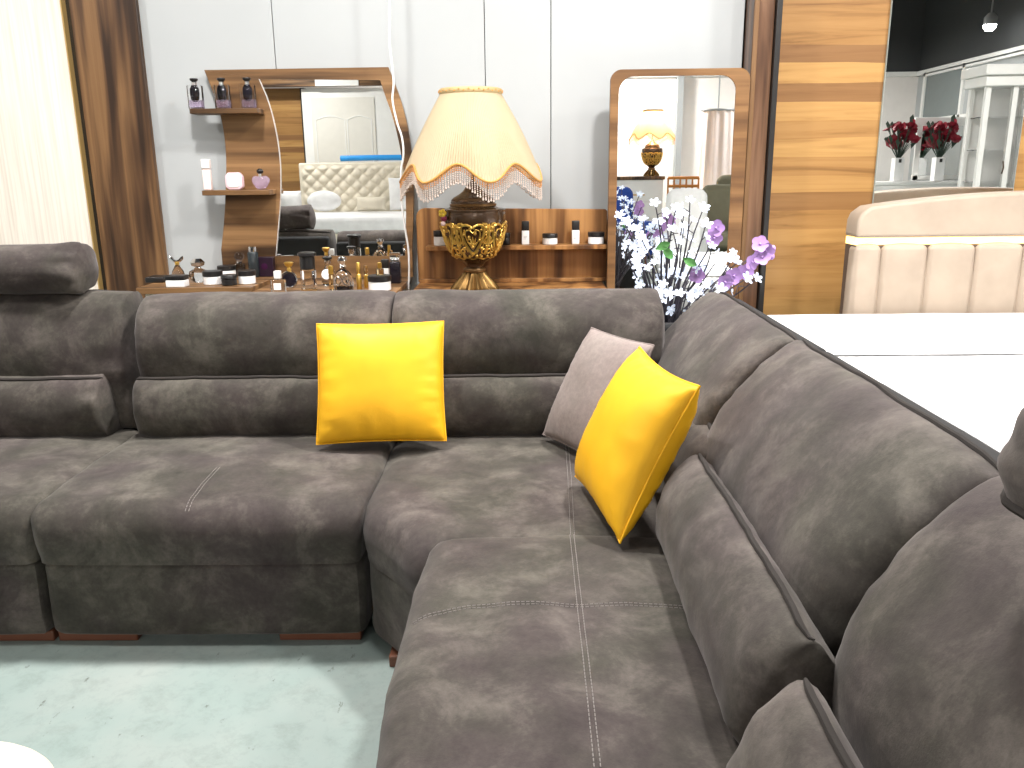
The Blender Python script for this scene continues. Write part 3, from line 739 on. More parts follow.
# ------------------------------------------------------------------ ornate lamp
def build_lamp(loc, label):
    t = empty('table_lamp', loc); tag(t, label, 'lamp')
    K = .00515
    ZB = at_y(473, 291, 4.22).z
    Z = lambda y: max(0.0, at_y(473, y, 4.22).z - ZB)
    n = 84
    rs = []
    for r, y, fl in ((21.5,291,.09),(22,288.5,.11),(20,285,.12),(16,280,.13),(12.5,275.5,.12),(10.5,272,.05)):
        rs.append([((r*K*(1+fl*math.cos(14*2*PI*j/n)))*math.cos(2*PI*j/n), (r*K*(1+fl*math.cos(14*2*PI*j/n)))*math.sin(2*PI*j/n), Z(y)) for j in range(n)])
    obj('foot', MB().rings(rs), flat('aged_gilt', (.13,.072,.020), .36, metal=.8), t, local=True)
    obj('neck_ring', MB().lathe([(8*K,Z(272)),(10.5*K,Z(271.3)),(11*K,Z(269.5)),(10.3*K,Z(267.8)),(8*K,Z(267))], n=40), M_BAND, t, local=True)
    bowl = [(8.6,267),(9,265),(11.5,262),(17,258.5),(22,252.5),(25.5,246),(28,238),(29.8,230),(31,222),(31.4,215),(31.0,211.2),(31.4,209.8),(30.4,208.6),(24,207.6)]
    bp = [Vector((r, y)) for r, y in bowl]
    sp = spline(bp, 4)
    urn = obj('urn', MB().lathe([(p.x*K, Z(p.y)) for p in sp], n=56), M_BRONZE, t, local=True)
    lid = obj('lid', MB().lathe([(24*K,Z(207.5)),(22*K,Z(206)),(21*K,Z(204.5)),(21.6*K,Z(202)),(21*K,Z(199.5)),(19*K,Z(197.5)),(14*K,Z(194.5)),(9.5*K,Z(191)),(7*K,Z(187)),(4.5*K,Z(184.5)),(3*K,Z(182)),(1.6*K,Z(181))], n=48), M_BRONZE, t, local=True)
    obj('rim_band', MB().lathe([(20.8*K,Z(206.6)),(22.6*K,Z(205.6)),(22.8*K,Z(203.8)),(21.2*K,Z(203))], n=48, caps=False), M_BAND, lid, local=True)
    obj('pole', MB().lathe([(.007,Z(183)),(.007,Z(120)),(.010,Z(118)),(.010,Z(110)),(.004,Z(109))], n=14), M_BRONZE, t, local=True)
    ht = MB()
    for k in range(3): ht.tube([(0,0,Z(118)),(.14*math.cos(2*PI*k/3), .14*math.sin(2*PI*k/3), Z(91))], .0025, 5)
    obj('shade_carrier', ht, M_BAND, t, local=True)
    # gilt relief on the urn
    def R(y):
        for a, b in zip(sp[:-1], sp[1:]):
            if (a.y >= y >= b.y): return a.x + (b.x-a.x)*(a.y-y)/max(a.y-b.y, 1e-6)
        return 30.0
    def S(th, y, e=0.0):
        r = (R(y)+e)*K; return (r*math.cos(th), r*math.sin(th), Z(y))
    g = MB(); NS = 6
    for s in range(NS):
        t0 = -PI/2 + .02 + 2*PI*s/NS
        def hp(dx, y, e=.7): return S(t0 + dx/30.0, y, e)
        heart = [(0,226.5),(-3,224),(-7,223),(-10.5,225),(-11,229),(-10,235),(-7.5,242),(-4,248),(0,252.5)]
        for sg in (-1, 1):
            g.tube([hp(sg*x, y) for x, y in [tuple(q) for q in spline([Vector(q) for q in heart], 4)]], .0066, 6)
            inner = [(0,231),(-3.5,228),(-6.5,229.5),(-6.8,234),(-4.5,240.5),(0,247)]
            g.tube([hp(sg*x, y) for x, y in [tuple(q) for q in spline([Vector(q) for q in inner], 4)]], .0032, 6)
            sc = [(-10-6*math.cos(a*.9)*(1-a/9)-6.5, 237+6*math.sin(a*.9)*(1-a/9)) for a in [q*.5 for q in range(15)]]
            g.tube([hp(sg*(x+0.5), y) for x, y in sc], [.0052-.0002*i for i in range(15)], 6)
            sc = [(-7-4.5*math.cos(a)*(1-a/8)-5.5, 248.5+3.8*math.sin(a)*(1-a/8)) for a in [q*.5 for q in range(13)]]
            g.tube([hp(sg*x, y) for x, y in sc], .0038, 6)
            for (x, y, r) in ((-12.5,226,2.3),(-14.8,229.5,1.7),(-9.5,246,1.8),(-14.5,244,1.6),(-4.5,254,1.7),(-11,254.5,1.5),(-15,250,1.4)):
                g.ball(hp(sg*x, y, .4), r*K, 8, 6)
        for a in (-1.15,-.6,0,.6,1.15):                      # palmette in the shield
            g.tube([hp(.2*math.sin(a), 243.5), hp(3.2*math.sin(a), 243.5-5*math.cos(a)), hp(5.0*math.sin(a), 243.5-9.0*math.cos(a))], [.0016,.0050,.0015], 7)
        g.ball(hp(0, 244.5, .8), 1.6*K, 8, 6)
        th1 = t0 + PI/NS
        g.tube([S(th1, y, .5) for y in (222,226,230,234,240,247,253)], [.002,.008,.010,.007,.009,.006,.002], 7)
        for sg in (-1, 1):
            g.tube([S(th1+sg*.02, 226, .6), S(th1+sg*.10, 222.5, .8), S(th1+sg*.20, 222.0, .6), S(th1+sg*.27, 224.5, .5)], [.003,.007,.006,.002], 7)
    g.tube([S(2*PI*j/72, 256.5 + .8*math.cos(12*2*PI*j/72), .3) for j in range(72)], .0036, 6, closed=True)
    r9 = random.Random(9)
    for k in range(210):
        th = 2*PI*k*.618; y = 226 + 29*((k*.37) % 1.0)
        g.ball(S(th, y, .1), r9.uniform(.9, 1.7)*K, 7, 5)
    obj('gilt_relief', g, M_GOLD, urn, local=True)
    # pleated shade with scalloped hem
    NP, per = 154, 4; n = NP*per; ph = math.radians(-9)
    def hem(th): return 165.5 + 8.0*(-math.cos(7*(th+PI/2-ph)))*-1*-1
    def hemy(th):
        c = math.cos(7*(th + PI/2 - ph)); return 173.0 - 8.5*c
    rs = []; M_ = 12
    for i in range(M_+1):
        row = []
        for j in range(n):
            th = 2*PI*j/n; yb = hemy(th); u = i/M_; y = 94 + (yb-94)*u
            r = 28.5 + (67.0-28.5)*((y-94)/(178-94)) + 1.6*math.sin(PI*u)
            r = r*K + .0030*math.cos(2*PI*j/per)*(.4+.6*u)
            row.append((r*math.cos(th), r*math.sin(th), Z(y)))
        rs.append(row)
    sh = obj('lamp_shade', MB().rings(rs, False, False), M_SHADE, t, local=True, smooth=75)
    tr_ = MB(); tr_.lathe([(28.9*K,Z(95)),(29.6*K,Z(94)),(29.6*K,Z(90)),(28.9*K,Z(89)),(28.2*K,Z(89.5)),(28.2*K,Z(95))], n=64, caps=False)
    top = obj('top_braid', tr_, flat('cream_braid', (.45,.33,.16), .6), sh, local=True)
    kn = MB()
    for j in range(40):
        th = 2*PI*j/40; kn.ball((29.7*K*math.cos(th), 29.7*K*math.sin(th), Z(91.2 + (j % 2)*1.3)), .0048, 6, 4)
    obj('braid_knots', kn, M_TRIM, sh, local=True)
    def hem_r(y): return (28.5 + 38.5*((y-94)/84))*K + .003
    pts = [(hem_r(hemy(2*PI*j/168))*math.cos(2*PI*j/168), hem_r(hemy(2*PI*j/168))*math.sin(2*PI*j/168), Z(hemy(2*PI*j/168))) for j in range(168)]
    obj('hem_braid', MB().tube(pts, .0058, 6, closed=True), M_TRIM, sh, local=True)
    bd, cp = MB(), MB()
    for j in range(182):
        th = 2*PI*j/182; y0 = hemy(th); r = hem_r(y0); L = 19 - (j % 2)*1.2
        x, y_ = r*math.cos(th), r*math.sin(th)
        for k in range(9):
            (cp if k < 3 else bd).ball((x, y_, Z(y0 + 1.8 + (L-2)*k/8.5)), .0033 if k < 8 else .0050, 5, 4, 1.2)
    tag(obj('bead_fringe', bd, M_BEAD, sh, local=True), kind='stuff')
    tag(obj('copper_fringe_beads', cp, M_BEADB, sh, local=True), kind='stuff')
    return t
lamp = build_lamp((-.246, 4.22, CT), 'big table lamp with pleated cream shade, bead fringe and gilt urn base')
# small bead charm at the urn
ch = empty('bead_charm', tuple(at_y(444, 222, 4.105)))
tag(ch, 'tiny yellow, dark red and pink bead charm hanging on the lamp urn at its left', 'charm')
o = Vector(ch.location)
m_ = MB()
for k in range(5): m_.ball(o + Vector((-.006+.011*math.cos(k*1.257), -.004, .042+.011*math.sin(k*1.257))), .010, 8, 6)
obj('yellow_bloom', m_, flat('charm_yellow', (.80,.55,.05), .5), ch)
obj('red_bead', MB().ball(o + Vector((0,0,.016)), .015, 10, 8), flat('charm_red', (.22,.01,.05), .3), ch)
obj('pink_bead', MB().ball(o + Vector((-.004,-.004,-.008)), .012, 10, 8), flat('charm_pink', (.85,.62,.62), .3), ch)
obj('cord', MB().tube([o+Vector((.0,0,.05)), o+Vector((.012,-.004,.058)), o+Vector((.02,-.002,.062))], .0015, 5), M_BLACK, ch)

# ------------------------------------------------------------------ bottles, jars and boxes
def spot(u, v, z, y0, y1):
    """a place on a table top at height z under a pixel, kept on the table"""
    k = at_z(u, v, z); y = min(max(k.y, y0), y1); return Vector((at_y(u, v, y).x, y, z))
PX = .00525
def bottle_black_cap(loc, label, group=None):
    t = empty('perfume_bottle', loc); tag(t, label, 'perfume bottle', group)
    obj('glass', MB().rbox(-.039,.039,-.018,.018,0,.118,.008, n=2, k=2), M_GLASS, t, local=True)
    obj('ink', MB().rings([[( r*math.cos(2*PI*j/16), .4*r*math.sin(2*PI*j/16), z) for j in range(16)] for r, z in ((.010,.035),(.022,.05),(.025,.075),(.024,.10),(.014,.114))]), M_DARKLIQ, t, local=True)
    obj('perfume', MB().rbox(-.031,.031,-.011,.011,.008,.045,.004, n=2, k=2), M_LILAC, t, local=True)
    obj('collar', MB().lathe([(.011,.117),(.012,.118),(.012,.132),(.010,.133)], n=18), M_CHROME, t, local=True)
    obj('cap', MB().lathe([(.011,.132),(.013,.136),(.019,.141),(.021,.147),(.020,.151),(.012,.152)], n=18), M_BLACK, t, local=True)
    return t
for u, lb in ((196.5,'leftmost smoky perfume bottle with black cap at the top shelf tip'), (223.5,'middle smoky perfume bottle with black cap on the top shelf'), (249,'right smoky perfume bottle with black cap on the top shelf')):
    q = at_y(u, 107, 4.525); bottle_black_cap((q.x, 4.525, S1+.0005), lb, 'black capped bottles on the top shelf')
q = at_y(208.5, 189, 4.525)
t = empty('perfume_bottle', (q.x, 4.525, S2+.0005)); tag(t, 'slim pale pink bottle with lighter cap at the lower shelf tip', 'perfume bottle')
obj('body', MB().rbox(-.021,.021,-.018,.018,0,.108,.006, n=2, k=2), M_PINKP, t, local=True)
obj('cap', MB().rbox(-.022,.022,-.019,.019,.110,.160,.006, n=2, k=2), flat('blush_cap', (.90,.82,.80), .3), t, local=True)
obj('collar', MB().box(-.019,.019,-.016,.016,.107,.111), M_CHROME, t, local=True)
q = at_y(235.5, 189, 4.525)
t = empty('perfume_bottle', (q.x, 4.525, S2+.0005)); tag(t, 'pink rounded block shaped flacon on the lower shelf', 'perfume bottle')
oct_ = [(-.028,0),(.028,0),(.045,.016),(.045,.072),(.028,.090),(-.028,.090),(-.045,.072),(-.045,.016)]
obj('body', MB().prism(oct_, -.022, .022), M_PINKG, t, local=True, bevel=.006)
obj('face_plate', MB().prism([(x*.72, .045+(z-.045)*.72) for x, z in oct_], -.026, -.0225), M_PINKP, t, local=True, bevel=.002)
q = at_y(261.5, 189, 4.525)
t = empty('perfume_bottle', (q.x, 4.525, S2+.0005)); tag(t, 'heart shaped lilac perfume bottle with black ball cap on the lower shelf', 'perfume bottle')
hs = [(0,0),(.018,.002),(.036,.02),(.047,.045),(.044,.062),(.030,.072),(.012,.070),(0,.066)]
hs = hs + [(-x, z) for x, z in hs[::-1][1:-1]]
hm = MB()
for y, s in ((-.022,.55),(-.019,.8),(-.010,.97),(0,1),(.010,.97),(.019,.8),(.022,.55)): pass
hm.rings([[(x*s, y, .036+(z-.036)*s) for x, z in chaikin(hs, 1)] for y, s in ((-.022,.5),(-.019,.8),(-.010,.97),(0,1),(.010,.97),(.019,.8),(.022,.5))])
obj('glass', hm, M_LILAC, t, local=True)
obj('collar', MB().lathe([(.010,.066),(.010,.082)], n=16), M_CHROME, t, local=True)
obj('cap', MB().ball((0,0,.095), .018, 14, 10, .8), M_BLACK, t, local=True)

jar_mats = {}
def jar(loc, w, h, label, round_=False, body=None, lidmat=None, group=None):
    t = empty('cosmetic_jar', loc); tag(t, label, 'cosmetic jar', group)
    body = body or M_WHITE2; lidmat = lidmat or M_BLACK; hb = h*.60
    if round_:
        obj('pot', MB().lathe([(w*.44,0),(w*.48,.003),(w*.48,hb-.003),(w*.44,hb)], n=28), body, t, local=True)
        obj('lid', MB().lathe([(w*.47,hb+.0005),(w*.5,hb+.003),(w*.5,h-.003),(w*.47,h)], n=28), lidmat, t, local=True)
    else:
        obj('pot', MB().rbox(-w*.49,w*.49,-w*.36,w*.36,0,hb,.004, n=2, k=2), body, t, local=True)
        obj('lid', MB().rbox(-w*.5,w*.5,-w*.37,w*.37,hb+.0005,h,.004, n=2, k=2), lidmat, t, local=True)
    return t
LY0, LY1 = 4.14, 4.54
# left block of the dressing table
for (u, v, w, h, lb, rd, bd) in (
    (178, 287.5, 18, 11, 'white cosmetic jar with black lid at the front left of the dressing table', False, None),
    (213.5, 284, 19, 13, 'white cosmetic jar with black lid beside the crystal bottle', True, None),
    (227.5, 277, 19, 12, 'white jar with black lid behind the small black jar', True, None),
    (229.5, 285, 15, 10, 'small all black cosmetic jar in front of a white jar', True, M_BLACK),
    (247.5, 283.5, 17, 13, 'white cosmetic jar with black lid below the slate bottle', True, None)):
    jar(spot(u, v, TL+.0005, LY0, LY1-.02), w*PX, h*PX, lb, rd, bd)
single('flat_case', MB().rbox(-.05+at_y(160,286,4.36).x, .045+at_y(160,286,4.36).x, 4.30, 4.42, TL+.0005, TL+.028, .005, n=2, k=2), M_BLACK, (at_y(160,286,4.36).x, 4.36, TL), 'flat black case at the left end of the dressing table', 'case')
# clear bottle with butterfly stopper
t = empty('perfume_bottle', spot(179, 281, TL+.0005, LY0, LY1)); tag(t, 'clear curved perfume bottle with winged silver stopper at the far left', 'perfume bottle')
obj('glass', MB().lathe([(.022,0),(.030,.006),(.034,.03),(.028,.055),(.016,.075),(.010,.085)], n=24), M_GLASS, t, local=True)
obj('collar', MB().lathe([(.010,.085),(.012,.087),(.012,.10),(.009,.102)], n=16), M_GOLD, t, local=True)
sm = MB()
for s in (-1, 1): sm.tube([(0,0,.102),(s*.014,0,.106),(s*.027,0,.118),(s*.035,0,.130)], [.007,.008,.009,.004], 8)
obj('stopper', sm, M_CHROME, t, local=True)
# crystal bottle
t = empty('perfume_bottle', spot(199.5, 282, TL+.0005, LY0, LY1)); tag(t, 'squat cut crystal bottle with faceted stopper on the dressing table', 'perfume bottle')
obj('glass', MB().lathe([(.026,0),(.040,.012),(.050,.038),(.044,.058),(.020,.070),(.014,.078)], n=9), M_GLASS, t, local=True, smooth=0)
obj('stopper', MB().lathe([(.012,.079),(.034,.088),(.038,.104),(.020,.122),(.006,.124)], n=8), M_CHROME, t, local=True, smooth=0)
# dark glass bottle
t = empty('perfume_bottle', spot(240.5, 272, TL+.0005, LY0, LY1)); tag(t, 'smoky glass bottle with round dark stopper beside the slate bottle', 'perfume bottle')
obj('glass', MB().rbox(-.024,.024,-.018,.018,0,.070,.008, n=2, k=3), M_SMOKE, t, local=True)
obj('collar', MB().lathe([(.012,.070),(.016,.074),(.016,.082),(.012,.085)], n=18), M_CHROME, t, local=True)
obj('stopper', MB().ball((0,0,.110), .027, 18, 12, .95), M_SMOKE, t, local=True)
# slate bottle
t = empty('perfume_bottle', spot(254.5, 274, TL+.0005, LY0, LY1-.03)); tag(t, 'tall slate grey bottle with silver top beside the purple box', 'perfume bottle')
obj('body', MB().lathe([(.026,0),(.029,.004),(.029,.130),(.025,.136)], n=26), M_TEAL, t, local=True)
obj('cap', MB().lathe([(.020,.136),(.022,.138),(.022,.162),(.018,.166)], n=22), M_CHROME, t, local=True)
# purple box
q = spot(266.5, 276, TL+.0005, LY0, LY1)
t = empty('perfume_box', q); tag(t, 'dark purple perfume carton standing beside the slate bottle', 'box')
obj('carton', MB().box(-.048,.048,-.022,.022,0,.105), M_PURPLE, t, local=True, bevel=.002)
obj('emblem', MB().lathe([(.015,0),(.018,.0006),(.015,.0012)], n=24).xf(Matrix.Translation((0,-.0222,.055)) @ Matrix.Rotation(PI/2, 4, 'X')), flat('plum_foil', (.05,.008,.045), .3, metal=.4), t, local=True)
# right, lower part of the table
RY0, RY1 = 3.96, 4.52
Q = lambda u, v, y1=RY1: spot(u, v, TR+.0005, RY0, y1)
t = empty('perfume_bottle', Q(279, 293)); tag(t, 'square clear bottle with white cap and label at the front of the table', 'perfume bottle')
obj('glass', MB().rbox(-.034,.034,-.018,.018,0,.066,.006, n=2, k=2), M_GLASS, t, local=True)
obj('paper_label', MB().box(-.018,.018,-.0195,-.0185,.018,.050), M_WHITE2, t, local=True)
obj('cap', MB().rbox(-.016,.016,-.014,.014,.070,.108,.004, n=2, k=2), M_WHITE2, t, local=True)
obj('neck', MB().lathe([(.010,.064),(.010,.071)], n=14), M_CHROME, t, local=True)
t = empty('perfume_bottle', Q(290.5, 288)); tag(t, 'round black and silver perfume disc with gold stopper', 'perfume bottle')
dm = MB().lathe([(.020,-.016),(.038,-.014),(.042,0),(.038,.014),(.020,.016)], n=30).xf(Matrix.Translation((0,0,.043)) @ Matrix.Rotation(PI/2, 4, 'X'))
obj('disc', dm, M_DARKLIQ, t, local=True)
obj('silver_ring', MB().tube([(.040*math.cos(2*PI*k/30), -.012, .043+.040*math.sin(2*PI*k/30)) for k in range(30)], .006, 7, closed=True), M_CHROME, t, local=True)
obj('stopper', MB().lathe([(.010,.084),(.012,.095),(.009,.104),(.020,.116),(.024,.128),(.018,.132)], n=18), M_GOLD, t, local=True)
t = empty('perfume_bottle', Q(309.5, 292.5)); tag(t, 'tall clear cylinder bottle with black cap at the front of the table', 'perfume bottle')
obj('glass', MB().lathe([(.034,0),(.038,.004),(.038,.110),(.034,.114)], n=28), M_GLASS, t, local=True)
obj('perfume', MB().lathe([(.033,.006),(.033,.020)], n=28), M_AMBER, t, local=True)
obj('cap', MB().lathe([(.033,.115),(.036,.118),(.036,.176),(.044,.180),(.044,.192),(.036,.196)], n=28), M_BLACK, t, local=True)
t = empty('perfume_bottle', Q(329, 285)); tag(t, 'clear pear shaped bottle with white front and flat dark top', 'perfume bottle')
obj('glass', MB().lathe([(.026,0),(.036,.008),(.040,.04),(.030,.075),(.013,.095),(.012,.110)], n=26), M_GLASS, t, local=True)
obj('medallion', MB().lathe([(.014,0),(.026,.002),(.014,.004)], n=24).xf(Matrix.Translation((0,-.037,.060)) @ Matrix.Rotation(PI/2-.2, 4, 'X')), M_WHITE2, t, local=True)
obj('collar', MB().lathe([(.017,.110),(.018,.112),(.018,.130),(.013,.132)], n=18), M_CHROME, t, local=True)
obj('cap', MB().lathe([(.012,.132),(.026,.136),(.026,.144),(.014,.148)], n=22), M_BLACK, t, local=True)
t = empty('perfume_bottle', Q(332, 290)); tag(t, 'short slim gold vial before the pear shaped bottle', 'perfume bottle')
obj('body', MB().lathe([(.010,0),(.013,.003),(.013,.075),(.010,.078)], n=18), M_AMBER, t, local=True)
obj('cap', MB().lathe([(.011,.079),(.013,.081),(.013,.118),(.010,.120)], n=18), M_GOLD, t, local=True)
t = empty('perfume_bottle', Q(344, 291.5)); tag(t, 'large clear fluted bottle with silver stopper in the middle of the table', 'perfume bottle')
rs = []
for r, z in ((.036,0),(.044,.01),(.047,.04),(.046,.07),(.032,.095),(.016,.108),(.012,.116)):
    rs.append([(r*(1+.06*math.cos(8*2*PI*j/48))*math.cos(2*PI*j/48), .7*r*(1+.06*math.cos(8*2*PI*j/48))*math.sin(2*PI*j/48), z) for j in range(48)])
obj('glass', MB().rings(rs), M_GLASS, t, local=True)
obj('silver_scroll', MB().tube([(.030*math.cos(a), -.034+.004*abs(math.cos(a)), .055+.022*math.sin(2*a)) for a in [2*PI*k/40 for k in range(40)]], .004, 6, closed=True), M_CHROME, t, local=True)
obj('dark_base', MB().box(-.030,.030,-.018,.018,.008,.030), M_DARKLIQ, t, local=True)
obj('stopper', MB().lathe([(.012,.117),(.018,.122),(.012,.132),(.016,.140),(.024,.152),(.020,.166),(.008,.172)], n=20), M_CHROME, t, local=True)
for u, v, h, lb in ((359.5, 289.5, .135, 'slim gold spray tube left of another one'), (367, 287.5, .112, 'shorter slim gold spray tube beside the white jar')):
    t = empty('perfume_bottle', Q(u, v)); tag(t, lb, 'perfume bottle', 'gold spray tubes')
    obj('body', MB().lathe([(.011,0),(.013,.003),(.013,h*.55),(.010,h*.58)], n=18), M_GOLD, t, local=True)
    obj('cap', MB().lathe([(.009,h*.585),(.010,h*.60),(.010,h-.004),(.007,h)], n=18), M_AMBER if h < .12 else M_GOLD, t, local=True)
jq = Q(380, 290); jar(jq, 22*PX, 14*PX, 'wide white jar with black lid at the right of the dressing table', True)
t = empty('perfume_bottle', jq + Vector((.004, 0, 14*PX+.0005))); tag(t, 'tiny gold capped glass bottle standing on the black lidded jar', 'perfume bottle')
obj('glass', MB().rbox(-.018,.018,-.014,.014,0,.032,.004, n=2, k=2), M_AMBER, t, local=True)
obj('cap', MB().lathe([(.009,.033),(.011,.036),(.011,.060),(.008,.062)], n=16), M_GOLD, t, local=True)
t = empty('perfume_bottle', Q(386, 279)); tag(t, 'small white bottle with black cap behind the wide white jar', 'perfume bottle')
obj('body', MB().rbox(-.020,.020,-.015,.015,0,.060,.004, n=2, k=2), M_WHITE2, t, local=True)
obj('cap', MB().rbox(-.021,.021,-.016,.016,.061,.108,.004, n=2, k=2), M_BLACK, t, local=True)
t = empty('perfume_bottle', Q(396, 283)); tag(t, 'tall black bottle with clear silver top at the right end', 'perfume bottle')
obj('body', MB().rbox(-.028,.028,-.024,.024,0,.112,.006, n=2, k=2), M_DARKLIQ, t, local=True)
obj('collar', MB().rbox(-.024,.024,-.020,.020,.113,.128,.004, n=2, k=2), M_CHROME, t, local=True)
obj('cap', MB().rbox(-.027,.027,-.023,.023,.129,.158,.006, n=2, k=2), M_GLASS, t, local=True)
# on the console shelf
def on_shelf(u): return Vector((at_y(u, 244, 4.52).x, 4.522, S3+.0005))
jar(on_shelf(440), 13*PX, 15*PX, 'white jar with black lid on the shelf left of the lamp urn', True)
jar(on_shelf(506), 9*PX, 12*PX, 'small black jar on the shelf just right of the lamp urn', True, M_BLACK)
jar(on_shelf(550), 16*PX, 11*PX, 'low white jar with black lid between the two lotion bottles', True)
jar(on_shelf(596), 17*PX, 12*PX, 'white jar with black lid at the right end of the shelf', True)
for u, lb in ((525.5, 'white lotion bottle with black cap nearest the lamp'), (575.5, 'white lotion bottle with black cap between two jars')):
    t = empty('lotion_bottle', on_shelf(u)); tag(t, lb, 'lotion bottle', 'lotion bottles on the walnut shelf')
    obj('body', MB().rbox(-.020,.020,-.016,.016,0,.074,.004, n=2, k=2), M_WHITE2, t, local=True)
    obj('cap', MB().rbox(-.020,.020,-.016,.016,.075,.124,.004, n=2, k=2), M_BLACK, t, local=True)
    tx = MB()
    for r_ in range(3): tx.box(-.010,.010 - .004*r_,-.0166,-.0161,.044-.007*r_,.046-.007*r_)
    obj('print', tx, M_GREYMETAL, t, local=True)

# white cable
cpts = [at_y(u, v, 4.42) for u, v in ((389,-10),(389.5,40),(393.5,80),(392.5,100),(397,122),(402,138),(403.5,155),(401,172),(401.5,200),(404,222),(408,246),(409,262),(409,278),(408.5,292))]
cpts = [Vector((cpts[0].x-.02, 4.55, ZC)), Vector((cpts[0].x-.01, 4.45, 3.2))] + cpts + [Vector((cpts[-1].x, 4.44, .55)), Vector((cpts[-1].x+.01, 4.46, .15))]
single('power_cable', MB().tube(spline(cpts, 6), .0052, 8), M_CABLE, tuple(cpts[-1]), 'thin white cable hanging down in front of the curved vanity mirror', 'cable')

# ------------------------------------------------------------------ blossom branches behind the sofa corner
def petal_flower(r, n=5, cup=.35, w=.62, mid=True):
    mb = MB()
    for k in range(n):
        a = 2*PI*k/n; d = Vector((math.cos(a), math.sin(a), 0)); s = Vector((-math.sin(a), math.cos(a), 0))
        prof = [(0.08,.12,0),(.4,w*.42,.10),(.72,w*.5,.26),(.95,w*.28,.34),(1.03,.02,.33)]
        L_ = [d*(t*r) - s*(q*r) + Vector((0,0,z*cup*r*2)) for t, q, z in prof]
        R_ = [d*(t*r) + s*(q*r) + Vector((0,0,z*cup*r*2)) for t, q, z in prof]
        Mi = [d*(t*r) + Vector((0,0,z*cup*r*2 - .05*r)) for t, q, z in prof]
        vs = L_ + Mi + R_; m = len(prof); fs = []
        for i in range(m-1): fs += [[i, i+1, m+i+1, m+i], [m+i, m+i+1, 2*m+i+1, 2*m+i]]
        mb.add(vs, fs)
    if mid: mb.ball((0,0,.05*r), .16*r, 7, 5)
    return mb
VX, VY = .60, 3.42
vz = empty('floor_vase', (VX, VY, 0)); tag(vz, 'slim dark vase holding blossom branches behind the sofa corner', 'vase')
obj('body', MB().lathe([(.08,0),(.10,.02),(.12,.2),(.09,.45),(.05,.55),(.065,.60)], (VX,VY,0), n=32), M_BRONZE, vz)
tree = empty('blossom_branches', (VX, VY, .55))
tag(tree, 'dark branches with glowing white LED blossoms behind the sofa corner', 'blossom branches')
rnd = random.Random(21)
tips = [(620,215),(632,228),(628,243),(637,258),(640,271),(655,203),(643,219),(660,240),(650,290),(663,284),(668,254),(676,270),(672,228),(684,214),(690,200),(692,240),(698,262),(690,280),(706,224),(712,246),(716,262),(706,285),(721,292),(733,252),(728,270),(738,262),(704,207),(640,236),(654,262),(700,292),(680,293),(665,300),(747,278),(757,278),(660,222),(646,248),(684,226),(676,208),(626,222),(666,212)]
branches = MB(); blooms = []
for i, (u, v) in enumerate(tips):
    d = rnd.uniform(-.16, .16); tip = at_y(u, v, VY + d)
    base = Vector((VX + rnd.uniform(-.02,.02), VY + rnd.uniform(-.02,.02), .60))
    mid1 = base.lerp(tip, .4) + Vector((rnd.uniform(-.03,.03), rnd.uniform(-.02,.02), .03)); mid2 = base.lerp(tip, .75) + Vector((rnd.uniform(-.025,.025), 0, .01))
    path = spline([base, mid1, mid2, tip], 5); nP = len(path)
    branches.tube(path, [.0065 - .0045*k/(nP-1) for k in range(nP)], 6)
    blooms.append((tip, (tip-mid2).normalized()))
    for f in (rnd.uniform(.72,.80), rnd.uniform(.83,.93)):
        p_ = path[int(f*(nP-1))]; dr_ = Vector((rnd.uniform(-1,1), rnd.uniform(-1,.4), rnd.uniform(-.3,1))).normalized()
        q_ = p_ + dr_*rnd.uniform(.025,.05)
        branches.tube([p_, p_.lerp(q_, .5)+Vector((0,0,.004)), q_], .0018, 5)
        if len(blooms) < 98: blooms.append((q_, dr_))
obj('branch', branches, M_TWIG, tree)
bl_mesh = None
for i, (pt_, dr_) in enumerate(blooms):
    if bl_mesh is None:
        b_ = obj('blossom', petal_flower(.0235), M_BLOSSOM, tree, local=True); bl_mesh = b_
    else:
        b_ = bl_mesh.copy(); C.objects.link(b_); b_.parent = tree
    b_.location = Vector(pt_) - Vector(tree.location)
    face = (Vector(dr_) + Vector((0,-.9,.15))).normalized()
    b_.rotation_euler = face.to_track_quat('Z', 'Y').to_euler(); s_ = rnd.uniform(.78, 1.2); b_.scale = (s_, s_, s_)
orc = empty('orchid_stems', (VX, VY-.05, .55))
tag(orc, 'lilac artificial orchid stems among the white blossoms behind the sofa', 'orchid')
st = MB(); o_tips = [(760,244),(766,251),(752,262),(745,272),(716,228),(714,238),(725,282),(697,275),(734,276),(762,257)]
ol = None
for u, v in ((764,246),(718,230),(726,282),(697,276)):
    tip = at_y(u, v, VY-.08); base = Vector((VX+.02, VY-.04, .60))
    st.tube(spline([base, base.lerp(tip,.45)+Vector((-.02,0,.05)), base.lerp(tip,.8)+Vector((0,0,.03)), tip], 5), .0030, 6)
obj('stem', st, M_TWIG, orc)
for i, (u, v) in enumerate(o_tips):
    if ol is None: ol = b_ = obj('orchid_bloom', petal_flower(.034, 5, .22, .95), M_ORCHID, orc, local=True)
    else: b_ = ol.copy(); C.objects.link(b_); b_.parent = orc
    b_.location = at_y(u, v, VY-.09) - Vector(orc.location)
    face = Vector((rnd.uniform(-.5,.5), -1, rnd.uniform(-.2,.5))).normalized(); b_.rotation_euler = face.to_track_quat('Z','Y').to_euler()
for (u, v) in ((773,248.5),(772,256.5)):
    q = at_y(u, v, VY-.09); obj('bud', MB().ball(q, .011, 10, 8, 1.2), M_ORCHID, orc)
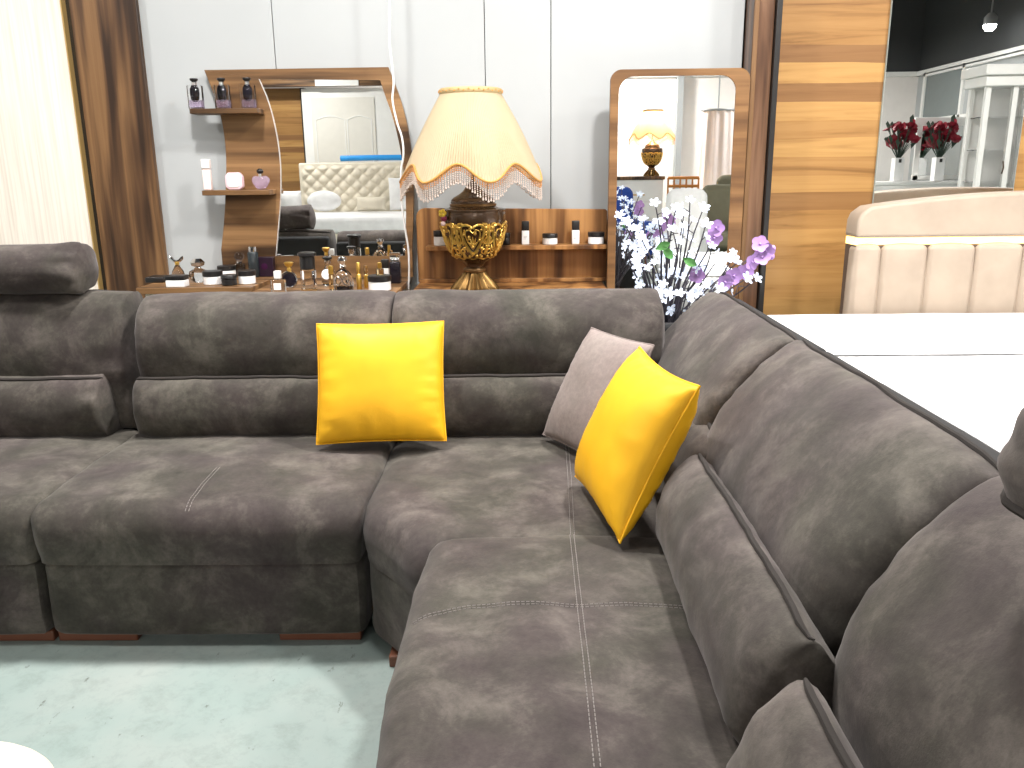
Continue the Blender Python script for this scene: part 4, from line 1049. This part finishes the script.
for (u, v, a) in ((690,262,.5),(663,246,-.4),(668,253,.9)):
    q = at_y(u, v, VY-.12); lf = MB()
    prof = [(0,.002),(.3,.014),(.6,.017),(.85,.010),(1,.001)]
    vs = [Vector((t*.06, 0, w_)) for t, w_ in prof] + [Vector((t*.06, .004, 0)) for t, w_ in prof] + [Vector((t*.06, 0, -w_)) for t, w_ in prof]
    m = 5; fs = []
    for i in range(m-1): fs += [[i,i+1,m+i+1,m+i],[m+i,m+i+1,2*m+i+1,2*m+i]]
    lf.add(vs, fs); lf.xf(Matrix.Translation(q) @ Matrix.Rotation(a, 4, 'Y') @ Matrix.Translation((-.03,0,0)))
    obj('leaf', lf, M_LEAF, orc)

# ------------------------------------------------------------------ bed at the right
bed = empty('bed', (2.5, 3.1, 0))
tag(bed, 'white bed with channelled beige headboard and glowing strip beside the sofa', 'bed')
HX0, HX1, HY0, HY1 = 1.636, 3.55, 4.14, 4.30
def arch(x): u = (x-HX0)/(HX1-HX0); return 1.150 + .078*math.sin(PI*min(max(u, 0), 1))**.8
LEDZ0, LEDZ1 = .975, 1.012
pol = [(HX0, LEDZ1), (HX1, LEDZ1), (HX1, 1.135-.05), (HX1-.06, arch(HX1-.06))] + [(HX1-.06 - (HX1-HX0-.12)*k/24, arch(HX1-.06 - (HX1-HX0-.12)*k/24)) for k in range(1, 25)] + [(HX0+.016, 1.150-.022), (HX0+.003, 1.150-.055)]
up = obj('headboard_top', MB().prism(pol, HY0, HY1), M_BEIGE, bed); md = up.modifiers.new('bevel','BEVEL'); md.width=.018; md.segments=5; md.limit_method='ANGLE'; md.angle_limit = math.radians(50)
obj('light_strip', MB().box(HX0+.01, HX1-.01, HY0+.035, HY1, LEDZ0, LEDZ1-.001), M_LED, bed)
seams = [HX0, 1.771, 1.999, 2.233, 2.466, 2.70, 2.93, 3.16, 3.39, HX1]
hbk = obj('headboard', MB().box(HX0+.01, HX1-.01, HY0+.03, HY1, .02, LEDZ0-.001), flat('crease_shade_brown', (.10,.065,.045), .8), bed)  # dark backing colour paints the shade in the creases between channels
for a, b in zip(seams[:-1], seams[1:]):
    obj('channel', MB().rbox(a+.0025, b-.0025, HY0+.002, HY0+.10, .30, LEDZ0-.004, .022, .012, n=4, k=3), M_BEIGE, hbk)
BX0, BX1 = 1.175, 3.75
obj('bed_base', MB().rbox(BX0+.03, BX1-.03, 1.62, 4.13, .06, .31, .03), M_BEIGE, bed)
def sheet_wrinkle(p): return soften(.004, 4, 2.2)(p)
obj('mattress', MB().rbox(BX0, BX1, 1.55, 4.13, .300, .594, .055, .004, n=14, k=6).disp(sheet_wrinkle), M_LINEN, bed)
for x, y in ((1.3,1.75),(3.6,1.75),(1.3,4.0),(3.6,4.0)): obj('leg', MB().box(x-.04,x+.04,y-.04,y+.04,0,.07), M_FOOT, bed)
single('duvet', MB().rbox(1.275, 3.66, 1.57, 2.90, .560, .652, .035, .0, n=14, k=5).disp(soften(.004, 3.5, 4.4)).disp(lambda p: Vector((0,0,max(0, .604-p.z)))), M_LINEN, (2.4, 2.2, .601), 'white duvet folded over the foot half of the bed', 'duvet')
single('bed_quilt', MB().rbox(1.180, 3.66, 3.34, 4.10, .560, .646, .030, .0, n=12, k=5).disp(soften(.004, 3.5, 6.4)).disp(lambda p: Vector((0,0,max(0, .604-p.z)))), M_LINEN, (2.4, 3.6, .601), 'white folded quilt lying at the headboard end of the bed', 'quilt')

# frameless wall mirror
a, b = at_y(873.5,205,WALL_Y-.02), at_y(1013.5,190,WALL_Y-.02)
wm = empty('wall_mirror', (a.x+.35, WALL_Y-.01, 1.0)); tag(wm, 'frameless wall mirror on the warm wood panelling above the bed', 'mirror')
obj('mirror_pane', MB().box(a.x, b.x, WALL_Y-.016, WALL_Y-.010, 1.0, 2.55), M_MIRROR, wm, smooth=0)
ed = MB(); ed.box(a.x-.002, a.x-.0002, WALL_Y-.017, WALL_Y-.002, 1.0, 2.55); ed.box(b.x+.0002, b.x+.002, WALL_Y-.017, WALL_Y-.002, 1.0, 2.55); ed.box(a.x, b.x, WALL_Y-.009, WALL_Y-.001, 1.0, 2.55)
obj('edge', ed, M_EDGE, wm)

# pouf at the lower left
pf = empty('pouf', (-1.04, 1.06, 0)); tag(pf, 'cream rounded pouf on the floor in the near left corner', 'pouf')
obj('seat', pad(rect(-1.30, -.775, .80, 1.275, .10), .13, .405, .06, .02, .012, seed=31), M_IVORY, pf)
for sx in (-1, 1):
    for sy in (-1, 1):
        x, y = -1.04+sx*.16, 1.05+sy*.15; obj('leg', MB().lathe([(.014,0),(.022,.14)], (x,y,0), n=14), M_FOOT, pf)

# ------------------------------------------------------------------ the rear of the showroom, seen in the mirrors
def refl(u, v, y): q = at_y(u, v, 2*YB - y); return Vector((q.x, y, q.z))
# tufted bed
tb = empty('tufted_bed', (-2.7, -3.2, 0)); tag(tb, 'cream bed with deep buttoned headboard seen in the vanity mirror', 'bed')
HBY = -4.3; p0, p1 = refl(300,165,HBY), refl(430,220,HBY)
hx0, hx1, hz1, hz0 = p0.x, p1.x+.2, p0.z, p1.z-.25
nx, nz = 150, 70; vs = []; fs = []
for i in range(nx+1):
    for j in range(nz+1):
        x = hx0+(hx1-hx0)*i/nx; z = hz0+(hz1-hz0)*j/nz; pp, qq = .21, .19
        h = (abs(math.sin(PI*(x/pp+z/qq)))*abs(math.sin(PI*(x/pp-z/qq))))**.5
        e = min(1, min(i, nx-i, j, nz-j)/4); vs.append((x, HBY + .045*h*e, z))
for i in range(nx):
    for j in range(nz): fs.append([i*(nz+1)+j, (i+1)*(nz+1)+j, (i+1)*(nz+1)+j+1, i*(nz+1)+j+1])
obj('tufting', MB().add(vs, fs), M_TUFT, tb, smooth=60)
obj('headboard', MB().rbox(hx0-.03, hx1+.03, HBY-.12, HBY+.005, 0, hz1+.03, .03), M_TUFT, tb)
bz1, bz0 = refl(350,218,-2.3).z, refl(350,234,-2.3).z
obj('mattress', MB().rbox(hx0-.05, hx1+.05, -4.22, -2.3, bz0, bz1, .06, .01), M_LINEN, tb)
obj('bed_base', MB().rbox(hx0-.03, hx1+.03, -4.22, -2.33, .05, bz0, .03), M_TUFT, tb)
tape = MB(); ta, tb_ = refl(340,164,HBY), refl(403,163,HBY)
single('blue_roll', MB().tube([ta+Vector((0,-.06,.085)), ta.lerp(tb_, .5)+Vector((0,-.06,.088)), tb_+Vector((0,-.06,.085))], .045, 10), M_BLUETAPE, tuple(ta), 'bright blue roll lying along the buttoned headboard seen in the mirror', 'roll')
for (u0, u1, v0, v1, lb, rn) in ((280,301,192,213,'white cushion at the left end of the buttoned bed in the mirror', 0), (308,341,198,219,'round white cushion against the buttoned headboard in the mirror', 1), (357,386,205,219,'low cream bolster pillow on the buttoned bed in the mirror', 0), (390,412,186,219,'tall cream pillow at the right of the buttoned bed in the mirror', 0)):
    a, b = refl(u0, v1, -3.75), refl(u1, v0, -3.75)
    w_, h_ = b.x-a.x, b.z-a.z
    t = empty('bed_pillow', ((a.x+b.x)/2, -3.75, bz1+.03)); tag(t, lb, 'pillow')
    mb = pillow_mesh(w_, h_, .2, u0, .04) if not rn else MB().ball((0,0,0), h_/2, 24, 16).xf(Matrix.Diagonal((w_/h_, .5, 1, 1)))
    obj('cover', mb.xf(Matrix.Translation((0,0,h_/2))), M_LINEN if v0 < 204 else M_TUFT, t, local=True, smooth=70)
# white wardrobe
WY = -5.0; a, b = refl(306,166,WY), refl(425,87,WY)
ww = empty('white_wardrobe', ((a.x+b.x)/2, WY-.3, 0)); tag(ww, 'white panelled wardrobe behind the buttoned bed in the mirror', 'wardrobe')
obj('carcass', MB().box(a.x, b.x+.3, WY-.6, WY, 0, b.z), M_WHITE, ww, bevel=.01)
c, d = refl(315,163,WY), refl(374,97,WY)
dr = obj('door', MB().box(c.x, d.x, WY+.001, WY+.02, .12, d.z), flat('ivory_door', (.74,.72,.66), .4), ww, bevel=.004)
mo = MB()
for x0_, x1_ in ((c.x+.06, (c.x+d.x)/2+.02), ((c.x+d.x)/2+.06, d.x-.06)):
    ar = [(x0_, .25), (x1_, .25), (x1_, d.z-.35)] + [(x1_+(x0_-x1_)*k/8, d.z-.35 + .06*math.sin(PI*k/8)) for k in range(1, 8)] + [(x0_, d.z-.35)]
    mo.tube([(x, WY+.021, z) for x, z in ar], .010, 5, closed=True)
obj('moulding', mo, M_WHITE, dr)
# wooden wall and slat at the mirror's left
a, b = refl(262,165,-5.2), refl(303,88,-5.2)
wp = empty('wood_partition', ((a.x+b.x)/2, -5.25, 0)); tag(wp, 'warm wood partition beside the white wardrobe seen in the mirror', 'partition')
obj('panel', MB().box(a.x-1.6, b.x-.05, -5.30, -5.2, 0, b.z), M_PANEL, wp)
obj('edge_post', MB().box(b.x-.05, b.x+.02, -5.32, -5.16, 0, b.z), M_BLACK, wp)
bm_ = empty('overhead_beam', (-3, -4.9, 2.6)); tag(bm_, 'wooden overhead beam with white strip above the wardrobe in the mirror', 'beam')
a, b = refl(282,88,-4.9), refl(425,79,-4.9)
obj('beam', MB().box(a.x-1.5, b.x+.6, -4.98, -4.86, a.z+.02, b.z+.12), M_WALNUT_H, bm_)
a, b = refl(315,86,-4.84), refl(358,79,-4.84)
obj('white_strip', MB().box(a.x, b.x, -4.859, -4.84, a.z, b.z), M_WHITE, bm_)
# second lamp on a chest
LY = -4.4; q = refl(648, 176, LY)
lamp2 = copy_tree(lamp); lamp2.location = (q.x, LY, q.z+.001)
tag(lamp2, 'lit second table lamp with pleated shade seen in the standing mirror', 'lamp')
pl = bpy.data.lights.new('bulb', 'POINT'); pl.energy = 75; pl.color = (1, .72, .42); pl.shadow_soft_size = .06
po = bpy.data.objects.new('bulb', pl); C.objects.link(po); po.location = (q.x, LY, q.z+.82)
chst = empty('chest_of_drawers', (q.x, LY, 0)); tag(chst, 'white chest of drawers with dark top under the second lamp', 'chest')
c0, c1 = refl(606,180,LY+.3).x, refl(661,180,LY+.3).x
obj('top', MB().box(c0, c1, LY-.3, LY+.32, q.z-.05, q.z), M_WALNUT_V, chst, bevel=.004)
obj('body', MB().box(c0+.02, c1-.02, LY-.3, LY+.29, .05, q.z-.051), M_WHITE, chst, bevel=.004)
for k in range(4):
    z = .09 + k*(q.z-.2)/4; dr = obj('drawer', MB().box(c0+.05, c1-.05, LY+.291, LY+.305, z, z+(q.z-.2)/4-.025), M_WHITE, chst, bevel=.003)
    obj('handle', MB().box(c0+.3, c1-.3, LY+.306, LY+.318, z+.09, z+.11), M_GOLDEDGE, dr)
obj('plinth', MB().box(c0+.05, c1-.05, LY-.28, LY+.25, 0, .05), M_BLACK, chst)
# drapery canopy, column
q0, q1 = refl(692,181,-5.2), refl(732,112,-5.2)
cn = empty('bed_canopy', ((q0.x+q1.x)/2, -5.2, 0)); tag(cn, 'blush tulle canopy on a curved rail seen in the standing mirror', 'canopy')
rs = []; n = 96; cxx = (q0.x+q1.x)/2
for i in range(9):
    u = i/8; z = q1.z*(1-u) + .15*u; w_ = (.34 + .10*u)*(q1.x-q0.x)*1.2
    rs.append([(cxx + w_*(1+.06*math.sin(9*2*PI*j/n)*u)*math.cos(2*PI*j/n), -5.2 + w_*.6*(1+.10*math.sin(11*2*PI*j/n))*math.sin(2*PI*j/n), z) for j in range(n)])
obj('drape', MB().rings(rs, False, True), M_TULLE, cn)
obj('rail', MB().tube([(cxx + .42*(q1.x-q0.x)*math.cos(2*PI*j/40), -5.2+.26*(q1.x-q0.x)*math.sin(2*PI*j/40), q1.z+.01) for j in range(40)], .018, 7, closed=True), M_GREYMETAL, cn)
obj('rod', MB().tube([(cxx, -5.2, q1.z), (cxx, -5.2, ZC)], .012, 8), M_GREYMETAL, cn)
qc = refl(676, 150, -6.4)
struct('trim_9', MB().box(qc.x-.05, qc.x+.05, -6.69, -6.5, 0, ZW), M_GREYMETAL)
# crib
q0, q1 = refl(664,190,-4.0), refl(694,177.5,-4.0)
cb = empty('crib', ((q0.x+q1.x)/2, -4.2, 0)); tag(cb, 'orange wooden crib rail seen in the standing mirror', 'crib')
rl = MB()
for z in (q1.z, q1.z-.12, .5): rl.tube([(q0.x, -4.0, z), (q1.x, -4.0, z)], .022, 8)
obj('rail', rl, M_CRIB, cb)
for k in range(6):
    x = q0.x+(q1.x-q0.x)*k/5; obj('spindle', MB().tube([(x,-4.0,.0 if k in (0,5) else .5),(x,-4.0,q1.z)], .014, 8), M_CRIB, cb)
def armchair(label, mat, u0, u1, vtop, y, rot, back_h=None):
    a, b = refl(u0, vtop, y), refl(u1, vtop, y); w_ = b.x-a.x; h_ = a.z
    t = empty('armchair', ((a.x+b.x)/2, y, 0), rot); tag(t, label, 'armchair')
    obj('seat', MB().rbox(-w_*.42, w_*.42, -.30, .34, h_*.28, h_*.46, .06, .02), mat, t, local=True)
    obj('backrest', MB().rbox(-w_*.5, w_*.5, -.42, -.24, h_*.22, h_, .085, .02), mat, t, local=True)
    for sx in (-1, 1): obj('arm', MB().rbox(sx*w_*.46-.06, sx*w_*.46+.06, -.36, .32, h_*.2, h_*.62, .05), mat, t, local=True)
    for sx in (-1, 1):
        for sy in (-.3, .28): obj('leg', MB().lathe([(.012,0),(.022,h_*.24)], (sx*w_*.36, sy, 0), n=10), M_FOOT, t, local=True)
    return t
armchair('white upholstered armchair seen in the standing mirror', M_LINEN, 658, 697, 190, -1.6, .35)
armchair('royal blue armchair seen at the left of the standing mirror', M_BLUE, 612, 640, 188, -2.6, -.3)
armchair('nearer olive armchair seen at the right of the standing mirror', M_OLIVE, 697, 735, 186, -2.6, .2)
armchair('second olive armchair further back in the standing mirror', M_OLIVE, 715, 752, 176, -3.4, .1)
# white sideboard, its mirror, vases and tall glass cabinet (seen in the wall mirror)
def refw(u, v, y): q = at_y(u, v, 2*(WALL_Y-.016) - y); return Vector((q.x, y, q.z))
SY = -3.6; a, b = refw(872,182,SY+.25), refw(966,182,SY+.25)
sd = empty('sideboard', ((a.x+b.x)/2, SY, 0)); tag(sd, 'ivory sideboard with drawers seen in the wall mirror', 'sideboard')
obj('top', MB().box(a.x-.03, b.x+.03, SY-.28, SY+.28, a.z-.05, a.z), M_WHITE, sd, bevel=.01)
obj('body', MB().box(a.x, b.x, SY-.25, SY+.25, .08, a.z-.051), M_WHITE, sd, bevel=.006)
for k in range(3):
    x0_, x1_ = a.x+.04+k*(b.x-a.x-.06)/3, a.x+.02+(k+1)*(b.x-a.x-.06)/3
    for z0_, z1_ in ((.14,.62),(.65,a.z-.08)):
        dr = obj('drawer', MB().box(x0_, x1_, SY+.251, SY+.268, z0_, z1_), M_WHITE, sd, bevel=.005)
        obj('handle', MB().tube([((x0_+x1_)/2-.05, SY+.269, (z0_+z1_)/2), ((x0_+x1_)/2, SY+.30, (z0_+z1_)/2-.015), ((x0_+x1_)/2+.05, SY+.269, (z0_+z1_)/2)], .008, 6), M_BRONZE, dr)
for x in (a.x+.06, b.x-.06): obj('leg', MB().box(x-.04, x+.04, SY-.2, SY+.2, 0, .08), M_WHITE, sd)
m0, m1 = refw(912,182,SY-.2), refw(966,117,SY-.2)
sm_ = empty('sideboard_mirror', ((m0.x+m1.x)/2, SY-.2, m0.z)); tag(sm_, 'white framed mirror standing on the ivory sideboard', 'mirror')
fr = MB(); zt, zl = m1.z, a.z+.012
fr.box(m0.x, m0.x+.08, SY-.24, SY-.2, zl, zt); fr.box(m1.x, m1.x+.08, SY-.24, SY-.2, zl, zt); fr.box(m0.x-.06, m1.x+.14, SY-.26, SY-.17, zt-.12, zt); fr.box(m0.x, m1.x+.08, SY-.24, SY-.2, zl, zl+.07)
obj('frame', fr, M_WHITE, sm_, bevel=.006)
obj('mirror_pane', MB().box(m0.x+.07, m1.x+.01, SY-.235, SY-.225, zl+.06, zt-.1), M_MIRROR, sm_, smooth=0)
def red_vase(x, y, z, label):
    t = empty('flower_vase', (x, y, z)); tag(t, label, 'vase of flowers')
    obj('vase', MB().box(-.07,.07,-.07,.07,0,.34), M_WHITE2, t, local=True, bevel=.008)
    obj('tag', MB().box(-.02,.02,-.073,-.0705,.27,.32).xf(Matrix.Rotation(PI, 4, 'Z')), M_BLACK, t, local=True)
    r3 = random.Random(5); st = MB(); lv = MB(); proto_ = None
    for k in range(26):
        an = r3.uniform(0, 2*PI); rr = r3.uniform(.03,.27); h = r3.uniform(.50,.80)
        tip = Vector((rr*math.cos(an), .7*rr*math.sin(an), h)); st.tube([(0,0,.3), tip*.6+Vector((0,0,.16)), tip], .005, 5)
        if proto_ is None: proto_ = f_ = obj('rose', petal_flower(.075, 7, .6, .9), M_RED, t, local=True)
        else: f_ = proto_.copy(); C.objects.link(f_); f_.parent = t
        f_.location = tip; f_.rotation_euler = (r3.uniform(-.9,.9)-.5, r3.uniform(-.9,.9), an)
    for k in range(14):
        an = r3.uniform(0, 2*PI); rr = r3.uniform(.1,.28); h = r3.uniform(.45,.9)
        p_ = Vector((rr*math.cos(an), .7*rr*math.sin(an), h)); st.tube([(0,0,.3), p_], .004, 5)
        lv.add([p_*.82, p_+Vector((.028,.02,-.02)), p_*1.06, p_+Vector((-.028,-.02,.01))], [[0,1,2,3]])
    obj('stem', st, M_DKLEAF, t, local=True); obj('leaf', lv, M_DKLEAF, t, local=True)
q = refw(896, 181, SY+.1); red_vase(q.x, SY+.1, a.z+.001, 'white vase of dark red flowers at the end of the ivory sideboard')
q = refw(936, 181, SY+.05); red_vase(q.x, SY+.06, a.z+.001, 'white vase of dark red flowers before the sideboard mirror')
GY = -1.2; g0, g1 = refw(974,192,GY), refw(1050,64,GY)
gc = empty('display_cabinet', ((g0.x+g1.x)/2, GY, 0)); tag(gc, 'tall ivory display cabinet with glass doors seen in the wall mirror', 'cabinet')
gx0, gx1, gz = g0.x, g1.x, g1.z
ct = MB(); ct.box(gx0-.08, gx1+.08, GY-.5, GY+.1, gz-.12, gz); ct.box(gx0-.04, gx1+.04, GY-.46, GY+.05, gz-.24, gz-.12)
obj('cornice', ct, M_WHITE, gc, bevel=.012)
obj('lower_body', MB().box(gx0, gx1, GY-.42, GY, .05, .8), M_WHITE, gc, bevel=.006)
ps = MB()
for x, y in ((gx0,GY-.06),(gx1-.06,GY-.06),(gx0,GY-.42),(gx1-.06,GY-.42),((gx0+gx1)/2-.03,GY-.06)): ps.box(x, x+.06, y, y+.06, .8, gz-.24)
obj('post', ps, M_WHITE, gc, bevel=.004)
obj('back', MB().box(gx0+.05, gx1-.05, GY-.41, GY-.40, .8, gz-.24), M_WHITE, gc)
for k in range(3): obj('shelf', MB().box(gx0+.02, gx1-.02, GY-.38, GY-.06, 1.15+k*.38, 1.16+k*.38), M_GLASS, gc)
obj('door_pane', MB().box(gx0+.06, (gx0+gx1)/2-.03, GY-.02, GY-.014, .8, gz-.24), M_GLASS, gc)
obj('door_pane', MB().box((gx0+gx1)/2+.03, gx1-.06, GY-.02, GY-.014, .8, gz-.24), M_GLASS, gc)
obj('handle', MB().tube([((gx0+gx1)/2-.05, GY+.005, 1.25), ((gx0+gx1)/2-.05, GY+.03, 1.32), ((gx0+gx1)/2-.05, GY+.005, 1.40)], .008, 6), M_BRONZE, gc)
obj('plinth', MB().box(gx0+.02, gx1-.02, GY-.4, GY-.02, 0, .05), M_WHITE, gc)
# spotlight seen in the wall mirror
q = refw(990, 25, -3.6)
sp_ = empty('ceiling_spotlight', tuple(q)); tag(sp_, 'small bright spotlight under the dark ceiling seen in the wall mirror', 'spotlight')
obj('housing', MB().lathe([(.05,.02),(.09,.0),(.09,.10),(.04,.16)], tuple(q), n=20), M_GREYMETAL, sp_)
obj('lens', MB().lathe([(.001,-.085),(.05,-.075),(.078,-.04),(.085,.0)], tuple(q), n=20), flat('spot_lens', (1,1,1), .4, emit=60.0, emit_col=(1,.98,.95)), sp_)
obj('rod', MB().tube([q+Vector((0,0,.15)), (q.x, q.y, ZC)], .012, 8), M_GREYMETAL, sp_)
